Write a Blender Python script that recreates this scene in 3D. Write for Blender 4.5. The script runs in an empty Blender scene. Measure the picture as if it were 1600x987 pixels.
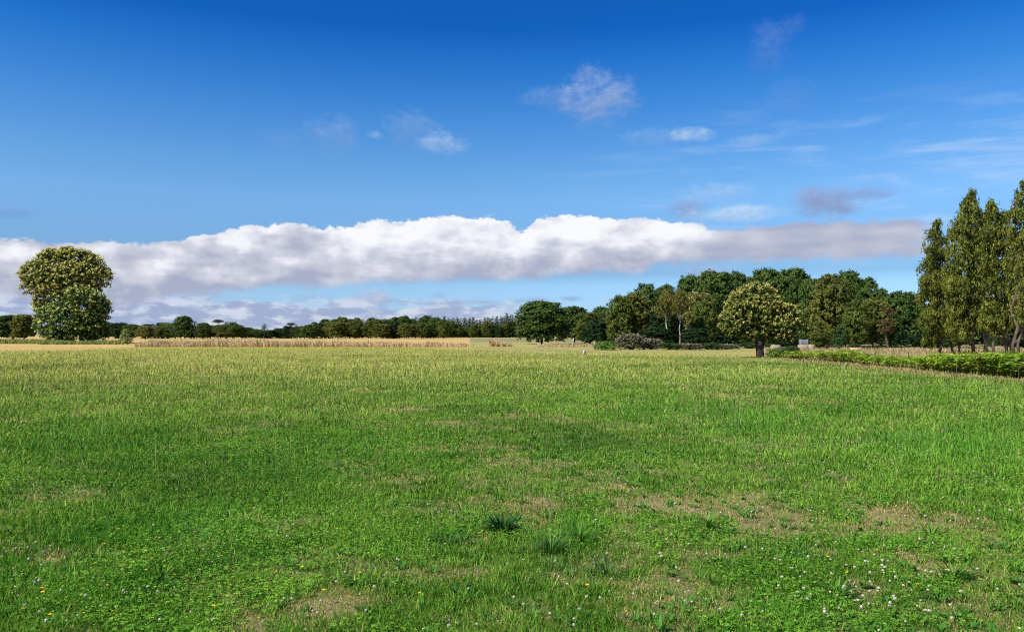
import bpy, math, random
import numpy as np

# ------------------------------------------------------------------ scene, camera, light
S = bpy.context.scene
C = S.collection
F = 1244.0                  # focal length in photo pixels (1600 wide) = 28 mm on a 36 mm frame
EYE = 1.7
HORIZON = 522.0
TILT = math.atan((HORIZON - 493.5) / F)

cam_data = bpy.data.cameras.new("camera")
cam_data.sensor_width = 36.0
cam_data.lens = 36.0 * F / 1600.0
cam_data.clip_start = 0.1
cam_data.clip_end = 9000
cam = bpy.data.objects.new("camera", cam_data)
cam.location = (0, 0, EYE)
cam.rotation_euler = (math.pi / 2 + TILT, 0, 0)
C.objects.link(cam)
S.camera = cam

SUN = np.array([-0.62, -0.42, 0.76]); SUN = SUN / np.linalg.norm(SUN)
SUN_EL = math.asin(SUN[2])
SUN_AZ = math.atan2(SUN[0], SUN[1])          # clockwise from +Y

sun_data = bpy.data.lights.new("sun", 'SUN')
sun_data.energy = 4.4
sun_data.angle = math.radians(0.53)
sun_data.color = (1.0, 0.955, 0.88)
sun = bpy.data.objects.new("sun", sun_data)
sun.rotation_euler = (math.pi / 2 - SUN_EL, 0, -SUN_AZ + math.pi)
sun.location = tuple(SUN * 300)
C.objects.link(sun)

S.view_settings.view_transform = 'Standard'
S.view_settings.look = 'None'
S.view_settings.gamma = 1.0
EXPOSURE = 0.80
S.view_settings.exposure = EXPOSURE
S.view_settings.use_curve_mapping = False
S.render.engine = 'CYCLES'
S.cycles.max_bounces = 5
S.cycles.diffuse_bounces = 3
S.cycles.glossy_bounces = 2
S.cycles.transmission_bounces = 4
S.cycles.use_denoising = False
S.cycles.use_adaptive_sampling = False
S.cycles.filter_width = 1.15

SKY_STRENGTH = 0.10
world = bpy.data.worlds.new("World")
S.world = world
world.use_nodes = True
WT = world.node_tree
WT.nodes.clear()


class Ex:
    """Tiny expression builder over shader math nodes."""
    def __init__(self, tree): self.t = tree
    def _in(self, node, i, v):
        if hasattr(v, 'is_output') or isinstance(v, bpy.types.NodeSocket): self.t.links.new(v, node.inputs[i])
        else: node.inputs[i].default_value = v
    def m(self, op, a, b=0.0, c=0.0, clamp=False):
        n = self.t.nodes.new('ShaderNodeMath'); n.operation = op; n.use_clamp = clamp
        self._in(n, 0, a); self._in(n, 1, b); self._in(n, 2, c)
        return n.outputs[0]
    def add(self, a, b): return self.m('ADD', a, b)
    def sub(self, a, b): return self.m('SUBTRACT', a, b)
    def mul(self, a, b): return self.m('MULTIPLY', a, b)
    def mad(self, a, b, c): return self.m('MULTIPLY_ADD', a, b, c)
    def sat(self, a): return self.m('ADD', a, 0.0, clamp=True)
    def ramp(self, a, lo, hi, smooth=True, o0=0.0, o1=1.0):
        n = self.t.nodes.new('ShaderNodeMapRange')
        n.interpolation_type = 'SMOOTHSTEP' if smooth else 'LINEAR'; n.clamp = True
        self._in(n, 0, a); self._in(n, 1, lo); self._in(n, 2, hi); n.inputs[3].default_value = o0; n.inputs[4].default_value = o1
        return n.outputs[0]
    def xyz(self, x, y, z):
        n = self.t.nodes.new('ShaderNodeCombineXYZ')
        self._in(n, 0, x); self._in(n, 1, y); self._in(n, 2, z); return n.outputs[0]
    def noise(self, vec, scale, detail=6, rough=0.55, dist=0.0):
        n = self.t.nodes.new('ShaderNodeTexNoise')
        self.t.links.new(vec, n.inputs['Vector'])
        n.inputs['Scale'].default_value = scale; n.inputs['Detail'].default_value = detail
        n.inputs['Roughness'].default_value = rough; n.inputs['Distortion'].default_value = dist
        return n.outputs['Fac']
    def curve(self, fac, pts):
        n = self.t.nodes.new('ShaderNodeFloatCurve')
        self.t.links.new(fac, n.inputs['Value'])
        c = n.mapping.curves[0]
        n.mapping.use_clip = False
        c.points[0].location = pts[0]; c.points[-1].location = pts[-1]
        for p in pts[1:-1]: c.points.new(*p)
        for p in c.points: p.handle_type = 'AUTO_CLAMPED'
        n.mapping.update()
        return n.outputs[0]
    def mix(self, f, a, b):
        n = self.t.nodes.new('ShaderNodeMix'); n.data_type = 'RGBA'
        self._in(n, 0, f)
        for i, v in ((6, a), (7, b)):
            if isinstance(v, bpy.types.NodeSocket): self.t.links.new(v, n.inputs[i])
            else: n.inputs[i].default_value = (*v, 1.0)
        return n.outputs[2]


def srgb(r, g, b):
    f = lambda c: c / 12.92 if c <= 0.04045 else ((c + 0.055) / 1.055) ** 2.4
    return (f(r / 255), f(g / 255), f(b / 255))


def sky_dir(u, v):
    az = math.atan((u - 800) / F)
    el = math.atan((HORIZON - v) / F * math.cos(az))
    return az, el


def build_sky():
    E = Ex(WT)
    tc = WT.nodes.new('ShaderNodeTexCoord')
    nrm = WT.nodes.new('ShaderNodeVectorMath'); nrm.operation = 'NORMALIZE'
    WT.links.new(tc.outputs['Generated'], nrm.inputs[0])
    sep = WT.nodes.new('ShaderNodeSeparateXYZ'); WT.links.new(nrm.outputs[0], sep.inputs[0])
    az = E.m('ARCTAN2', sep.outputs[0], sep.outputs[1])
    el = E.m('ARCSINE', sep.outputs[2])
    sky = WT.nodes.new('ShaderNodeTexSky')
    sky.sky_type = 'NISHITA'; sky.sun_disc = False
    sky.sun_elevation = SUN_EL; sky.sun_rotation = SUN_AZ
    sky.altitude = 100; sky.air_density = 1.0; sky.dust_density = 0.35; sky.ozone_density = 2.0
    hs = WT.nodes.new('ShaderNodeHueSaturation')
    hs.inputs['Saturation'].default_value = 1.22
    WT.links.new(sky.outputs[0], hs.inputs['Color'])
    # the deep polarised blue overhead, paler towards the horizon
    tr = WT.nodes.new('ShaderNodeValToRGB')
    WT.links.new(E.mul(el, 2.0), tr.inputs[0])
    stops = [(0.0354, (0.1879, 0.2814, 0.515)), (0.1221, (0.1967, 0.2751, 0.4217)), (0.1497, (0.16, 0.2251, 0.3315)), (0.3282, (0.2728, 0.3409, 0.4134)), (0.4146, (0.2365, 0.338, 0.4221)), (0.4995, (0.1794, 0.3156, 0.4279)), (0.5826, (0.1137, 0.2824, 0.4291)), (0.6637, (0.0604, 0.2348, 0.4207)), (0.7361, (0.0252, 0.1822, 0.3832))]
    tr.color_ramp.elements[0].position = stops[0][0]; tr.color_ramp.elements[0].color = (*stops[0][1], 1)
    tr.color_ramp.elements[1].position = stops[-1][0]; tr.color_ramp.elements[1].color = (*stops[-1][1], 1)
    for p_, c_ in stops[1:-1]:
        e_ = tr.color_ramp.elements.new(p_); e_.color = (*c_, 1)
    dbl = WT.nodes.new('ShaderNodeVectorMath'); dbl.operation = 'SCALE'; dbl.inputs['Scale'].default_value = 2.0
    WT.links.new(tr.outputs[0], dbl.inputs[0]); tint = dbl.outputs[0]
    mulc = WT.nodes.new('ShaderNodeMix'); mulc.data_type = 'RGBA'; mulc.blend_type = 'MULTIPLY'; mulc.inputs[0].default_value = 1.0
    WT.links.new(hs.outputs[0], mulc.inputs[6]); WT.links.new(tint, mulc.inputs[7])
    base = mulc.outputs[2]
    k = 1.0 / SKY_STRENGTH / 2 ** EXPOSURE                     # cloud radiances are written as seen, then divided by the strength

    warp = E.xyz(az, E.mul(el, 1.7), 0.0)
    n_big = E.noise(warp, 9.0, 5, 0.55)
    n_mid = E.noise(warp, 26.0, 8, 0.58)
    sh = WT.nodes.new('ShaderNodeVectorMath'); sh.operation = 'ADD'
    WT.links.new(warp, sh.inputs[0]); sh.inputs[1].default_value = (-0.012, 0.02, 0.0)
    n_mid_s = E.noise(sh.outputs[0], 26.0, 8, 0.58)
    n_fine = E.noise(warp, 95.0, 6, 0.6)
    streak = E.xyz(az, E.mul(el, 6.5), 3.1)
    n_str = E.noise(streak, 8.0, 8, 0.6, 0.3)
    n_str2 = E.noise(E.xyz(az, E.mul(el, 5.0), 9.0), 18.0, 8, 0.62, 0.2)

    # thin high cirrus veils (direction field, right half of this part of the sky)
    cir_w = E.mul(E.ramp(el, 0.05, 0.14), E.ramp(el, 0.29, 0.20))
    cir_a = E.ramp(az, -0.05, 0.40)
    cir = E.mul(E.mul(E.ramp(n_str, 0.47, 0.80), cir_w), cir_a)
    col = E.mix(E.mul(cir, 0.42), base, tuple(c * k for c in (0.66, 0.76, 0.95)))

    # small loose clouds: (u, v, half width, half height, opacity, colour)
    puffs = [
        (935, 150, 66, 44, .50, (172, 184, 214)), (870, 152, 60, 20, .34, (150, 172, 214)),
        (518, 208, 44, 32, .36, (140, 168, 216)), (640, 200, 46, 34, .33, (140, 168, 216)),
        (690, 222, 42, 18, .50, (182, 205, 240)), (585, 209, 16, 8, .40, (190, 212, 242)),
        (445, 218, 40, 22, .14, (140, 168, 216)),
        (1085, 209, 40, 12, .50, (196, 216, 244)), (1030, 212, 60, 16, .22, (170, 196, 236)),
        (1175, 217, 40, 9, .30, (170, 198, 238)),
        (1205, 70, 34, 40, .30, (120, 150, 205)), (1240, 36, 22, 16, .26, (120, 150, 205)), (1240, 145, 40, 28, .16, (130, 158, 210)),
        (1290, 316, 58, 26, .95, (142, 156, 196)), (1350, 302, 48, 12, .70, (140, 160, 206)),
        (1075, 326, 38, 18, .75, (136, 162, 210)),
        (1150, 334, 90, 14, .50, (206, 222, 245)), (1120, 300, 70, 16, .30, (190, 212, 244)),
        (12, 332, 36, 9, .62, (112, 140, 190)),
        (1105, 424, 60, 12, .75, (166, 178, 212)), (580, 463, 38, 14, .85, (178, 186, 214)),
        (835, 469, 34, 6, .80, (146, 164, 205)), (893, 466, 20, 5, .70, (140, 162, 206)),
        (685, 460, 14, 7, .40, (150, 172, 214)), (1355, 434, 18, 5, .35, (150, 172, 214)),
    ]
    for (u, v, rw, rh, op, c) in puffs:
        a0, e0 = sky_dir(u, v)
        ra, re = rw / F, rh / F
        dx = E.mul(E.sub(az, a0), 1.0 / ra); dy = E.mul(E.sub(el, e0), 1.0 / re)
        r2 = E.add(E.mul(dx, dx), E.mul(dy, dy))
        nz = E.mul(E.sub(E.add(E.mul(n_mid, 0.65), E.mul(n_fine, 0.35)), 0.5), 4.2)
        m = E.ramp(E.sub(E.add(nz, 0.95), r2), -0.35, 1.5)
        lit = E.ramp(E.add(E.mul(dy, 0.25), n_fine), 0.30, 0.85)
        lin = srgb(*c)
        cc = E.mix(lit, tuple(x * k * 0.90 for x in lin), tuple(min(x * 1.22, .95) * k for x in lin))
        col = E.mix(E.mul(m, op), col, cc)

    A0, A1 = -0.70, 0.70
    t = E.ramp(az, A0, A1, smooth=False)

    def edge(points):
        out = []
        for u, v in points:
            a, e = sky_dir(u, v)
            out.append(((a - A0) / (A1 - A0), e))
        out = [(0.0, out[0][1])] + out + [(1.0, out[-1][1])]
        # wrapped so that the value stays inside 0..1
        return E.curve(t, [(x, y) for x, y in out])

    # low lilac bands beneath the bank
    lowx = E.ramp(az, 0.09, -0.05)
    left = E.ramp(az, -0.30, -0.48)
    lowm = E.mul(E.ramp(el, -0.012, 0.010), E.ramp(el, 0.052, 0.036))
    n_bands = E.noise(E.xyz(az, E.mul(el, 8.0), 9.0), 11.0, 6, 0.55, 0.15)
    cover = E.add(E.add(E.mul(n_bands, 0.72), E.mul(n_mid, 0.28)), E.add(E.mul(left, 0.16), E.mul(E.ramp(el, 0.042, 0.022), 0.15)))
    lowd = E.mul(E.ramp(cover, 0.42, 0.58), E.mul(lowm, lowx))
    lowc = E.mix(E.ramp(E.add(n_str2, E.mul(E.sub(n_mid, n_mid_s), 1.0)), 0.40, 0.68),
                 tuple(c * k for c in srgb(160, 173, 207)), tuple(c * k for c in srgb(212, 218, 234)))
    col = E.mix(E.mul(lowd, 0.90), col, lowc)

    # the long cumulus bank
    top = edge([(0, 369), (60, 375), (130, 377), (200, 379), (250, 375), (290, 370), (330, 363), (372, 356), (420, 352),
                (462, 346), (500, 353), (540, 355), (562, 345), (590, 341), (620, 346), (660, 342), (700, 337), (745, 337),
                (792, 345), (818, 359), (838, 341), (862, 333), (920, 337), (960, 342), (1015, 335), (1040, 345), (1092, 346),
                (1122, 355), (1200, 349), (1300, 343), (1400, 337), (1460, 338), (1600, 345)])
    bot = edge([(0, 470), (120, 478), (220, 474), (300, 464), (380, 457), (430, 447), (500, 451), (560, 446), (640, 443), (740, 440),
                (860, 436), (940, 424), (985, 431), (1030, 415), (1100, 412), (1250, 410), (1400, 405), (1460, 402), (1600, 404)])
    nz = E.sub(E.add(E.mul(n_mid, 0.58), E.add(E.mul(n_fine, 0.30), E.mul(n_big, 0.12))), 0.5)
    top_d = E.sub(E.add(top, E.mul(nz, 0.040)), el)           # > 0 inside
    bot_d = E.sub(el, E.add(bot, E.mul(nz, 0.042)))
    bank = E.mul(E.ramp(top_d, -0.0006, E.ramp(az, 0.10, 0.36, o0=0.0034, o1=0.0075)), E.ramp(bot_d, -0.004, 0.010))
    endm = E.ramp(E.add(E.add(az, E.mul(E.sub(n_mid, 0.5), 0.10)), E.mul(E.sub(n_str2, 0.5), 0.06)), sky_dir(1478, 370)[0], sky_dir(1415, 370)[0])
    bank = E.mul(bank, endm)
    h = E.m('DIVIDE', E.sub(el, bot), E.m('MAXIMUM', E.sub(top, bot), 0.012))       # 0 at the base .. 1 at the top
    sh2 = WT.nodes.new('ShaderNodeVectorMath'); sh2.operation = 'ADD'
    WT.links.new(warp, sh2.inputs[0]); sh2.inputs[1].default_value = (-0.02, 0.03, 0.0)
    n_lo = E.noise(warp, 15.0, 7, 0.5); n_lo_s = E.noise(sh2.outputs[0], 15.0, 7, 0.5)
    rel = E.add(E.mul(E.sub(n_lo, n_lo_s), 1.7), E.mul(E.sub(n_mid, n_mid_s), 0.70))
    rel = E.mul(rel, E.ramp(az, 0.15, 0.36, o0=1.0, o1=0.35))
    n_lay = E.noise(E.xyz(az, E.mul(el, 6.0), 4.0), 14.0, 5, 0.5)
    gloom_r = E.ramp(az, 0.17, 0.34)                            # the shaded right end
    gloom_l = E.ramp(az, -0.20, -0.45)
    hs_ = E.curve(E.sat(h), [(0, .04), (.15, .24), (.38, .50), (.55, .74), (.75, .98), (1, 1.0)])
    bright = E.add(E.add(hs_, rel), E.add(E.mul(E.sub(n_lay, 0.5), 0.60), -0.02))
    patch = E.mul(E.ramp(n_big, 0.50, 0.66), E.ramp(az, 0.10, -0.30))
    bright = E.sub(bright, E.mul(patch, 0.36))
    bright = E.sub(bright, E.mul(gloom_r, E.mad(h, 1.18, -0.05)))
    bright = E.sub(bright, E.mul(gloom_l, E.mad(h, 0.40, 0.05)))
    ramp = WT.nodes.new('ShaderNodeValToRGB')
    WT.links.new(bright, ramp.inputs[0])
    cr = ramp.color_ramp
    cr.elements[0].position = 0.0; cr.elements[0].color = (*srgb(170, 176, 201), 1)
    cr.elements[1].position = 1.0; cr.elements[1].color = (*srgb(252, 252, 255), 1)
    for p, c in ((0.25, (190, 193, 211)), (0.50, (208, 210, 223)), (0.78, (236, 238, 246))):
        e = cr.elements.new(p); e.color = (*srgb(*c), 1)
    sc = WT.nodes.new('ShaderNodeMix'); sc.data_type = 'RGBA'; sc.blend_type = 'MULTIPLY'; sc.inputs[0].default_value = 1.0
    WT.links.new(ramp.outputs[0], sc.inputs[6]); sc.inputs[7].default_value = (k, k, k, 1)
    col = E.mix(E.mul(bank, 0.97), col, sc.outputs[2])

    bg = WT.nodes.new('ShaderNodeBackground'); bg.inputs['Strength'].default_value = SKY_STRENGTH
    WT.links.new(col, bg.inputs['Color'])
    out = WT.nodes.new('ShaderNodeOutputWorld'); WT.links.new(bg.outputs[0], out.inputs[0])


build_sky()


# ------------------------------------------------------------------ helpers
def rng_(seed): return np.random.default_rng(seed)


def ray(u, v):
    x = (u - 800) / F; z = (493.5 - v) / F
    ct, st = math.cos(TILT), math.sin(TILT)
    return np.array([x, ct - z * st, st + z * ct])


def at(u, v, D):
    """world point seen at photo pixel (u, v) at depth D metres"""
    d = ray(u, v); return np.array([0, 0, EYE]) + d * (D / d[1])


def ground_at(u, v):
    d = ray(u, v); return np.array([0, 0, EYE]) + d * (-EYE / d[2])


def uv_of(x, y, z=0.0):
    """photo pixel of world points (arrays)"""
    ct, st = math.cos(TILT), math.sin(TILT)
    zz = z - EYE
    depth = np.maximum(y * ct + zz * st, 0.05)
    return 800 + F * x / depth, 493.5 - F * (zz * ct - y * st) / depth


def _hash(ix, iy, seed):
    n = (ix.astype(np.int64) * 374761393 + iy.astype(np.int64) * 668265263 + seed * 974711) & 0x7fffffff
    n = ((n ^ (n >> 13)) * 1274126177) & 0x7fffffff
    return ((n ^ (n >> 16)) & 0xffff) / 65535.0


def vnoise(x, y, seed=0):
    ix = np.floor(x); iy = np.floor(y)
    fx = x - ix; fy = y - iy
    fx = fx * fx * (3 - 2 * fx); fy = fy * fy * (3 - 2 * fy)
    a = _hash(ix, iy, seed); b = _hash(ix + 1, iy, seed); c = _hash(ix, iy + 1, seed); d = _hash(ix + 1, iy + 1, seed)
    return (a * (1 - fx) + b * fx) * (1 - fy) + (c * (1 - fx) + d * fx) * fy


def fbm(x, y, scale, octaves=4, seed=0):
    s = 0; amp = 0.5; tot = 0
    for o in range(octaves):
        s = s + amp * vnoise(x * scale + 17.3 * o, y * scale - 9.1 * o, seed + o); tot += amp
        amp *= 0.5; scale *= 2.03
    return s / tot


def sstep(a, b, x):
    t = np.clip((x - a) / (b - a), 0, 1); return t * t * (3 - 2 * t)


def lerp(a, b, t):
    a = np.asarray(a, float); b = np.asarray(b, float); t = np.asarray(t)[..., None]
    return a * (1 - t) + b * t


def mesh_of(name, V, F4=None, F3=None, col=None, mats=(), m4=None, m3=None, smooth=False):
    me = bpy.data.meshes.new(name)
    V = np.ascontiguousarray(V, dtype=np.float32)
    n4 = 0 if F4 is None else len(F4); n3 = 0 if F3 is None else len(F3)
    loops = np.concatenate([np.asarray(F4, np.int32).ravel() if n4 else np.zeros(0, np.int32),
                            np.asarray(F3, np.int32).ravel() if n3 else np.zeros(0, np.int32)])
    starts = np.concatenate([np.arange(n4) * 4, n4 * 4 + np.arange(n3) * 3]).astype(np.int32)
    me.vertices.add(len(V)); me.vertices.foreach_set('co', V.ravel())
    me.loops.add(len(loops)); me.loops.foreach_set('vertex_index', loops)
    me.polygons.add(n4 + n3); me.polygons.foreach_set('loop_start', starts)
    for m in mats: me.materials.append(m)
    if m4 is not None or m3 is not None:
        mi = np.concatenate([np.zeros(n4, np.int32) if m4 is None else np.asarray(m4, np.int32),
                             np.zeros(n3, np.int32) if m3 is None else np.asarray(m3, np.int32)])
        me.polygons.foreach_set('material_index', mi)
    if smooth: me.polygons.foreach_set('use_smooth', np.ones(n4 + n3, bool))
    if col is not None:
        a = me.color_attributes.new('tone', 'FLOAT_COLOR', 'POINT')
        c = np.ones((len(V), 4), np.float32); c[:, :3] = col
        a.data.foreach_set('color', c.ravel())
    me.update(calc_edges=True)
    return me


def link(name, me, parent=None, loc=None):
    o = bpy.data.objects.new(name, me); C.objects.link(o)
    if parent is not None: o.parent = parent
    if loc is not None: o.location = loc
    return o


def tag(o, label=None, cat=None, group=None, kind=None):
    if label: o['label'] = label
    if cat: o['category'] = cat
    if group: o['group'] = group
    if kind: o['kind'] = kind
    return o


def thing(name, label, cat, loc=(0, 0, 0), rotz=0.0, group=None):
    o = bpy.data.objects.new(name, None); o.empty_display_size = 0.2
    C.objects.link(o); o.location = loc; o.rotation_euler = (0, 0, rotz)
    return tag(o, label, cat, group)


class MB:
    """collects pieces into one mesh"""
    def __init__(self): self.V = []; self.f4 = []; self.f3 = []; self.c = []; self.m4 = []; self.m3 = []; self.n = 0
    def add(self, V, f4=None, f3=None, col=(1, 1, 1), mat=0):
        V = np.asarray(V, float)
        if f4 is not None and len(f4):
            self.f4.append(np.asarray(f4) + self.n); self.m4.append(np.full(len(f4), mat))
        if f3 is not None and len(f3):
            self.f3.append(np.asarray(f3) + self.n); self.m3.append(np.full(len(f3), mat))
        c = np.asarray(col, float)
        self.c.append(np.broadcast_to(c, (len(V), 3)).copy() if c.ndim == 1 else c)
        self.V.append(V); self.n += len(V)
        return self
    def tube(self, P, R, seg=7, col=(1, 1, 1), mat=0, cap=True):
        P = np.asarray(P, float); R = np.asarray(R, float); n = len(P)
        T = np.gradient(P, axis=0); T /= np.linalg.norm(T, axis=1)[:, None] + 1e-9
        ref = np.array([0.31, 0.95, 0.07])
        A = np.cross(T, ref); A /= np.linalg.norm(A, axis=1)[:, None] + 1e-9
        B = np.cross(T, A)
        th = np.linspace(0, 2 * np.pi, seg, endpoint=False)
        V = (P[:, None, :] + R[:, None, None] * (np.cos(th)[None, :, None] * A[:, None, :] + np.sin(th)[None, :, None] * B[:, None, :])).reshape(-1, 3)
        f = []
        for i in range(n - 1):
            for j in range(seg):
                k = (j + 1) % seg
                f.append((i * seg + j, i * seg + k, (i + 1) * seg + k, (i + 1) * seg + j))
        f3 = []
        if cap:
            V = np.vstack([V, P[-1:], P[:1]]); e = n * seg
            for j in range(seg):
                k = (j + 1) % seg
                f3.append(((n - 1) * seg + j, (n - 1) * seg + k, e)); f3.append((k, j, e + 1))
        return self.add(V, f, f3, col, mat)
    def box(self, c, s, col=(1, 1, 1), mat=0, rotz=0.0, bev=0.0):
        sx, sy, sz = (q / 2 for q in s)
        b = min(bev, sx * .9, sy * .9, sz * .9)
        if b <= 0:
            V = np.array([(x, y, z) for z in (-sz, sz) for x, y in ((-sx, -sy), (sx, -sy), (sx, sy), (-sx, sy))], float)
            f = [(3, 2, 1, 0), (4, 5, 6, 7), (0, 1, 5, 4), (1, 2, 6, 5), (2, 3, 7, 6), (3, 0, 4, 7)]
        else:
            rings = []
            for z, i in ((-sz, b), (-sz + b, 0), (sz - b, 0), (sz, b)):
                X, Y = sx - i, sy - i
                rings.append([(-X + b, -Y, z), (X - b, -Y, z), (X, -Y + b, z), (X, Y - b, z), (X - b, Y, z), (-X + b, Y, z), (-X, Y - b, z), (-X, -Y + b, z)])
            V = np.array(rings, float).reshape(-1, 3); f = []
            for r in range(3):
                for j in range(8): f.append((r * 8 + j, r * 8 + (j + 1) % 8, (r + 1) * 8 + (j + 1) % 8, (r + 1) * 8 + j))
            for o, flip in ((0, True), (24, False)):
                for q in ((0, 1, 2, 3), (0, 3, 4, 7), (4, 5, 6, 7)):
                    q = tuple(o + k for k in q); f.append(q[::-1] if flip else q)
        cz, snz = math.cos(rotz), math.sin(rotz)
        R = np.array([[cz, -snz, 0], [snz, cz, 0], [0, 0, 1]])
        return self.add(V @ R.T + np.asarray(c, float), f, None, col, mat)
    def mesh(self, name, mats, smooth=False):
        cat = lambda L, w: np.concatenate(L) if L else None
        return mesh_of(name, np.concatenate(self.V), cat(self.f4, 4), cat(self.f3, 3), np.concatenate(self.c), mats,
                       cat(self.m4, 1), cat(self.m3, 1), smooth)
    def build(self, name, mats, parent=None, loc=None, smooth=False):
        return link(name, self.mesh(name, mats, smooth), parent, loc)


# ------------------------------------------------------------------ materials
def mat_leaf(name, translucent=0.25, rough=0.55, spec=0.25, gain=(1, 1, 1)):
    m = bpy.data.materials.new(name); m.use_nodes = True
    t = m.node_tree; t.nodes.clear()
    a = t.nodes.new('ShaderNodeVertexColor'); a.layer_name = 'tone'
    g = t.nodes.new('ShaderNodeMix'); g.data_type = 'RGBA'; g.blend_type = 'MULTIPLY'; g.inputs[0].default_value = 1
    t.links.new(a.outputs[0], g.inputs[6]); g.inputs[7].default_value = (*gain, 1)
    p = t.nodes.new('ShaderNodeBsdfPrincipled'); p.inputs['Roughness'].default_value = rough
    p.inputs['Specular IOR Level'].default_value = spec
    t.links.new(g.outputs[2], p.inputs['Base Color'])
    out = t.nodes.new('ShaderNodeOutputMaterial')
    if translucent > 0:
        tr = t.nodes.new('ShaderNodeBsdfTranslucent')
        g2 = t.nodes.new('ShaderNodeMix'); g2.data_type = 'RGBA'; g2.blend_type = 'MULTIPLY'; g2.inputs[0].default_value = 1
        t.links.new(g.outputs[2], g2.inputs[6]); g2.inputs[7].default_value = (1.15, 1.25, 0.6, 1)
        t.links.new(g2.outputs[2], tr.inputs['Color'])
        mx = t.nodes.new('ShaderNodeMixShader'); mx.inputs[0].default_value = translucent
        t.links.new(p.outputs[0], mx.inputs[1]); t.links.new(tr.outputs[0], mx.inputs[2])
        t.links.new(mx.outputs[0], out.inputs[0])
    else:
        t.links.new(p.outputs[0], out.inputs[0])
    return m


def mat_solid(name, rgb, rough=0.8, var=0.25, scale=8.0, rgb2=None):
    m = bpy.data.materials.new(name); m.use_nodes = True
    t = m.node_tree; p = t.nodes['Principled BSDF']; E = Ex(t)
    tc = t.nodes.new('ShaderNodeTexCoord')
    n = E.noise(tc.outputs['Object'], scale, 6, 0.6)
    b = rgb2 if rgb2 else tuple(c * (1 - var) for c in rgb)
    col = E.mix(E.ramp(n, 0.35, 0.65), b, rgb)
    t.links.new(col, p.inputs['Base Color'])
    p.inputs['Roughness'].default_value = rough; p.inputs['Specular IOR Level'].default_value = 0.2
    bp = t.nodes.new('ShaderNodeBump'); bp.inputs['Strength'].default_value = 0.35; bp.inputs['Distance'].default_value = 0.02
    t.links.new(n, bp.inputs['Height']); t.links.new(bp.outputs[0], p.inputs['Normal'])
    return m


M = dict(
    grass=mat_leaf('grass_blade', 0.28, 0.65, 0.05),
    clover=mat_leaf('clover_leaf', 0.25, 0.6, 0.08),
    straw=mat_leaf('dry_straw', 0.2, 0.7, 0.15),
    leaf=mat_leaf('tree_leaf', 0.22, 0.55, 0.12),
    petal=mat_leaf('petal', 0.2, 0.8, 0.1),
    fern=mat_leaf('fern_frond', 0.3, 0.55, 0.25),
    bark=mat_solid('brown_bark', (0.11, 0.085, 0.06), 0.95, 0.5, 3.0),
    bark_dark=mat_solid('dark_bark', (0.045, 0.036, 0.028), 0.95, 0.4, 3.0),
    birch=mat_solid('white_birch_bark', (0.62, 0.58, 0.52), 0.8, 0.5, 1.6, (0.20, 0.17, 0.14)),
    eucbark=mat_solid('peeling_bark', (0.14, 0.105, 0.08), 0.85, 0.5, 1.5, (0.045, 0.034, 0.027)),
    post=mat_solid('grey_post_wood', (0.30, 0.27, 0.21), 0.9, 0.35, 12),
    paleposts=mat_solid('bleached_post', (0.40, 0.36, 0.31), 0.9, 0.3, 12),
    orange=mat_solid('orange_stake_paint', (0.55, 0.22, 0.05), 0.6, 0.2, 8),
    white=mat_solid('white_paint', (0.55, 0.58, 0.60), 0.5, 0.1, 6),
    dark=mat_solid('dark_panel', (0.05, 0.08, 0.10), 0.4, 0.2, 6),
    bale=mat_solid('bale_straw', (0.40, 0.31, 0.21), 0.95, 0.45, 5),
    twine=mat_solid('bale_twine', (0.30, 0.20, 0.12), 0.9, 0.2, 14),
    tanbale=mat_solid('bale_tan', (0.50, 0.36, 0.18), 0.95, 0.3, 14),
    crate=mat_solid('grey_crate_board', (0.20, 0.20, 0.21), 0.85, 0.4, 9),
)


# ------------------------------------------------------------------ the field: how dry, how lush (fixed on the ground)
EDGE_U = np.array([-900, 0, 120, 220, 330, 430, 640, 730, 800, 900, 1000, 1100, 1187, 1290, 1400, 1500, 1600, 1900, 2600])
EDGE_V = np.array([549, 548, 546, 543, 542, 541.5, 541.5, 543, 547, 551, 553, 556, 559, 569, 581, 590.5, 599.5, 628, 690])


def edge_v(u): return np.interp(u, EDGE_U, EDGE_V)


DRY = [(945, 885, 48, 42, .9), (1010, 930, 55, 24, .8), (1100, 905, 60, 24, .75), (1400, 800, 62, 18, .8), (1500, 825, 75, 24, .95),
       (1450, 880, 62, 24, .7), (1560, 870, 50, 24, .75), (1160, 868, 55, 16, .7), (820, 800, 50, 18, .75), (760, 842, 42, 13, .55),
       (740, 893, 44, 16, .5), (545, 872, 50, 14, .4), (530, 938, 64, 20, .7), (380, 942, 50, 22, .6), (250, 892, 44, 12, .4), (560, 746, 64, 14, .55),
       (680, 797, 54, 12, .55), (620, 778, 46, 10, .5), (1180, 612, 100, 8, .5), (160, 815, 26, 10, .6), (1580, 962, 66, 28, .85),
       (1350, 932, 34, 18, .6), (1270, 640, 90, 8, .45), (1490, 640, 90, 8, .45), (1340, 770, 60, 10, .5), (1220, 815, 60, 12, .55), (1130, 800, 60, 10, .4),
       (885, 930, 40, 18, .5), (840, 960, 60, 18, .6), (1060, 780, 60, 10, .4), (960, 660, 70, 7, .35)]
LUSH = [(900, 835, 60, 22, 1), (1180, 660, 130, 22, 1), (560, 700, 160, 26, .6), (130, 700, 200, 40, .7), (1500, 700, 150, 30, .8), (1180, 960, 130, 28, .9),
        (300, 830, 160, 40, .8), (1050, 650, 120, 14, .6), (620, 860, 110, 26, .7), (1420, 855, 90, 12, .7), (100, 900, 120, 40, .6)]


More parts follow.
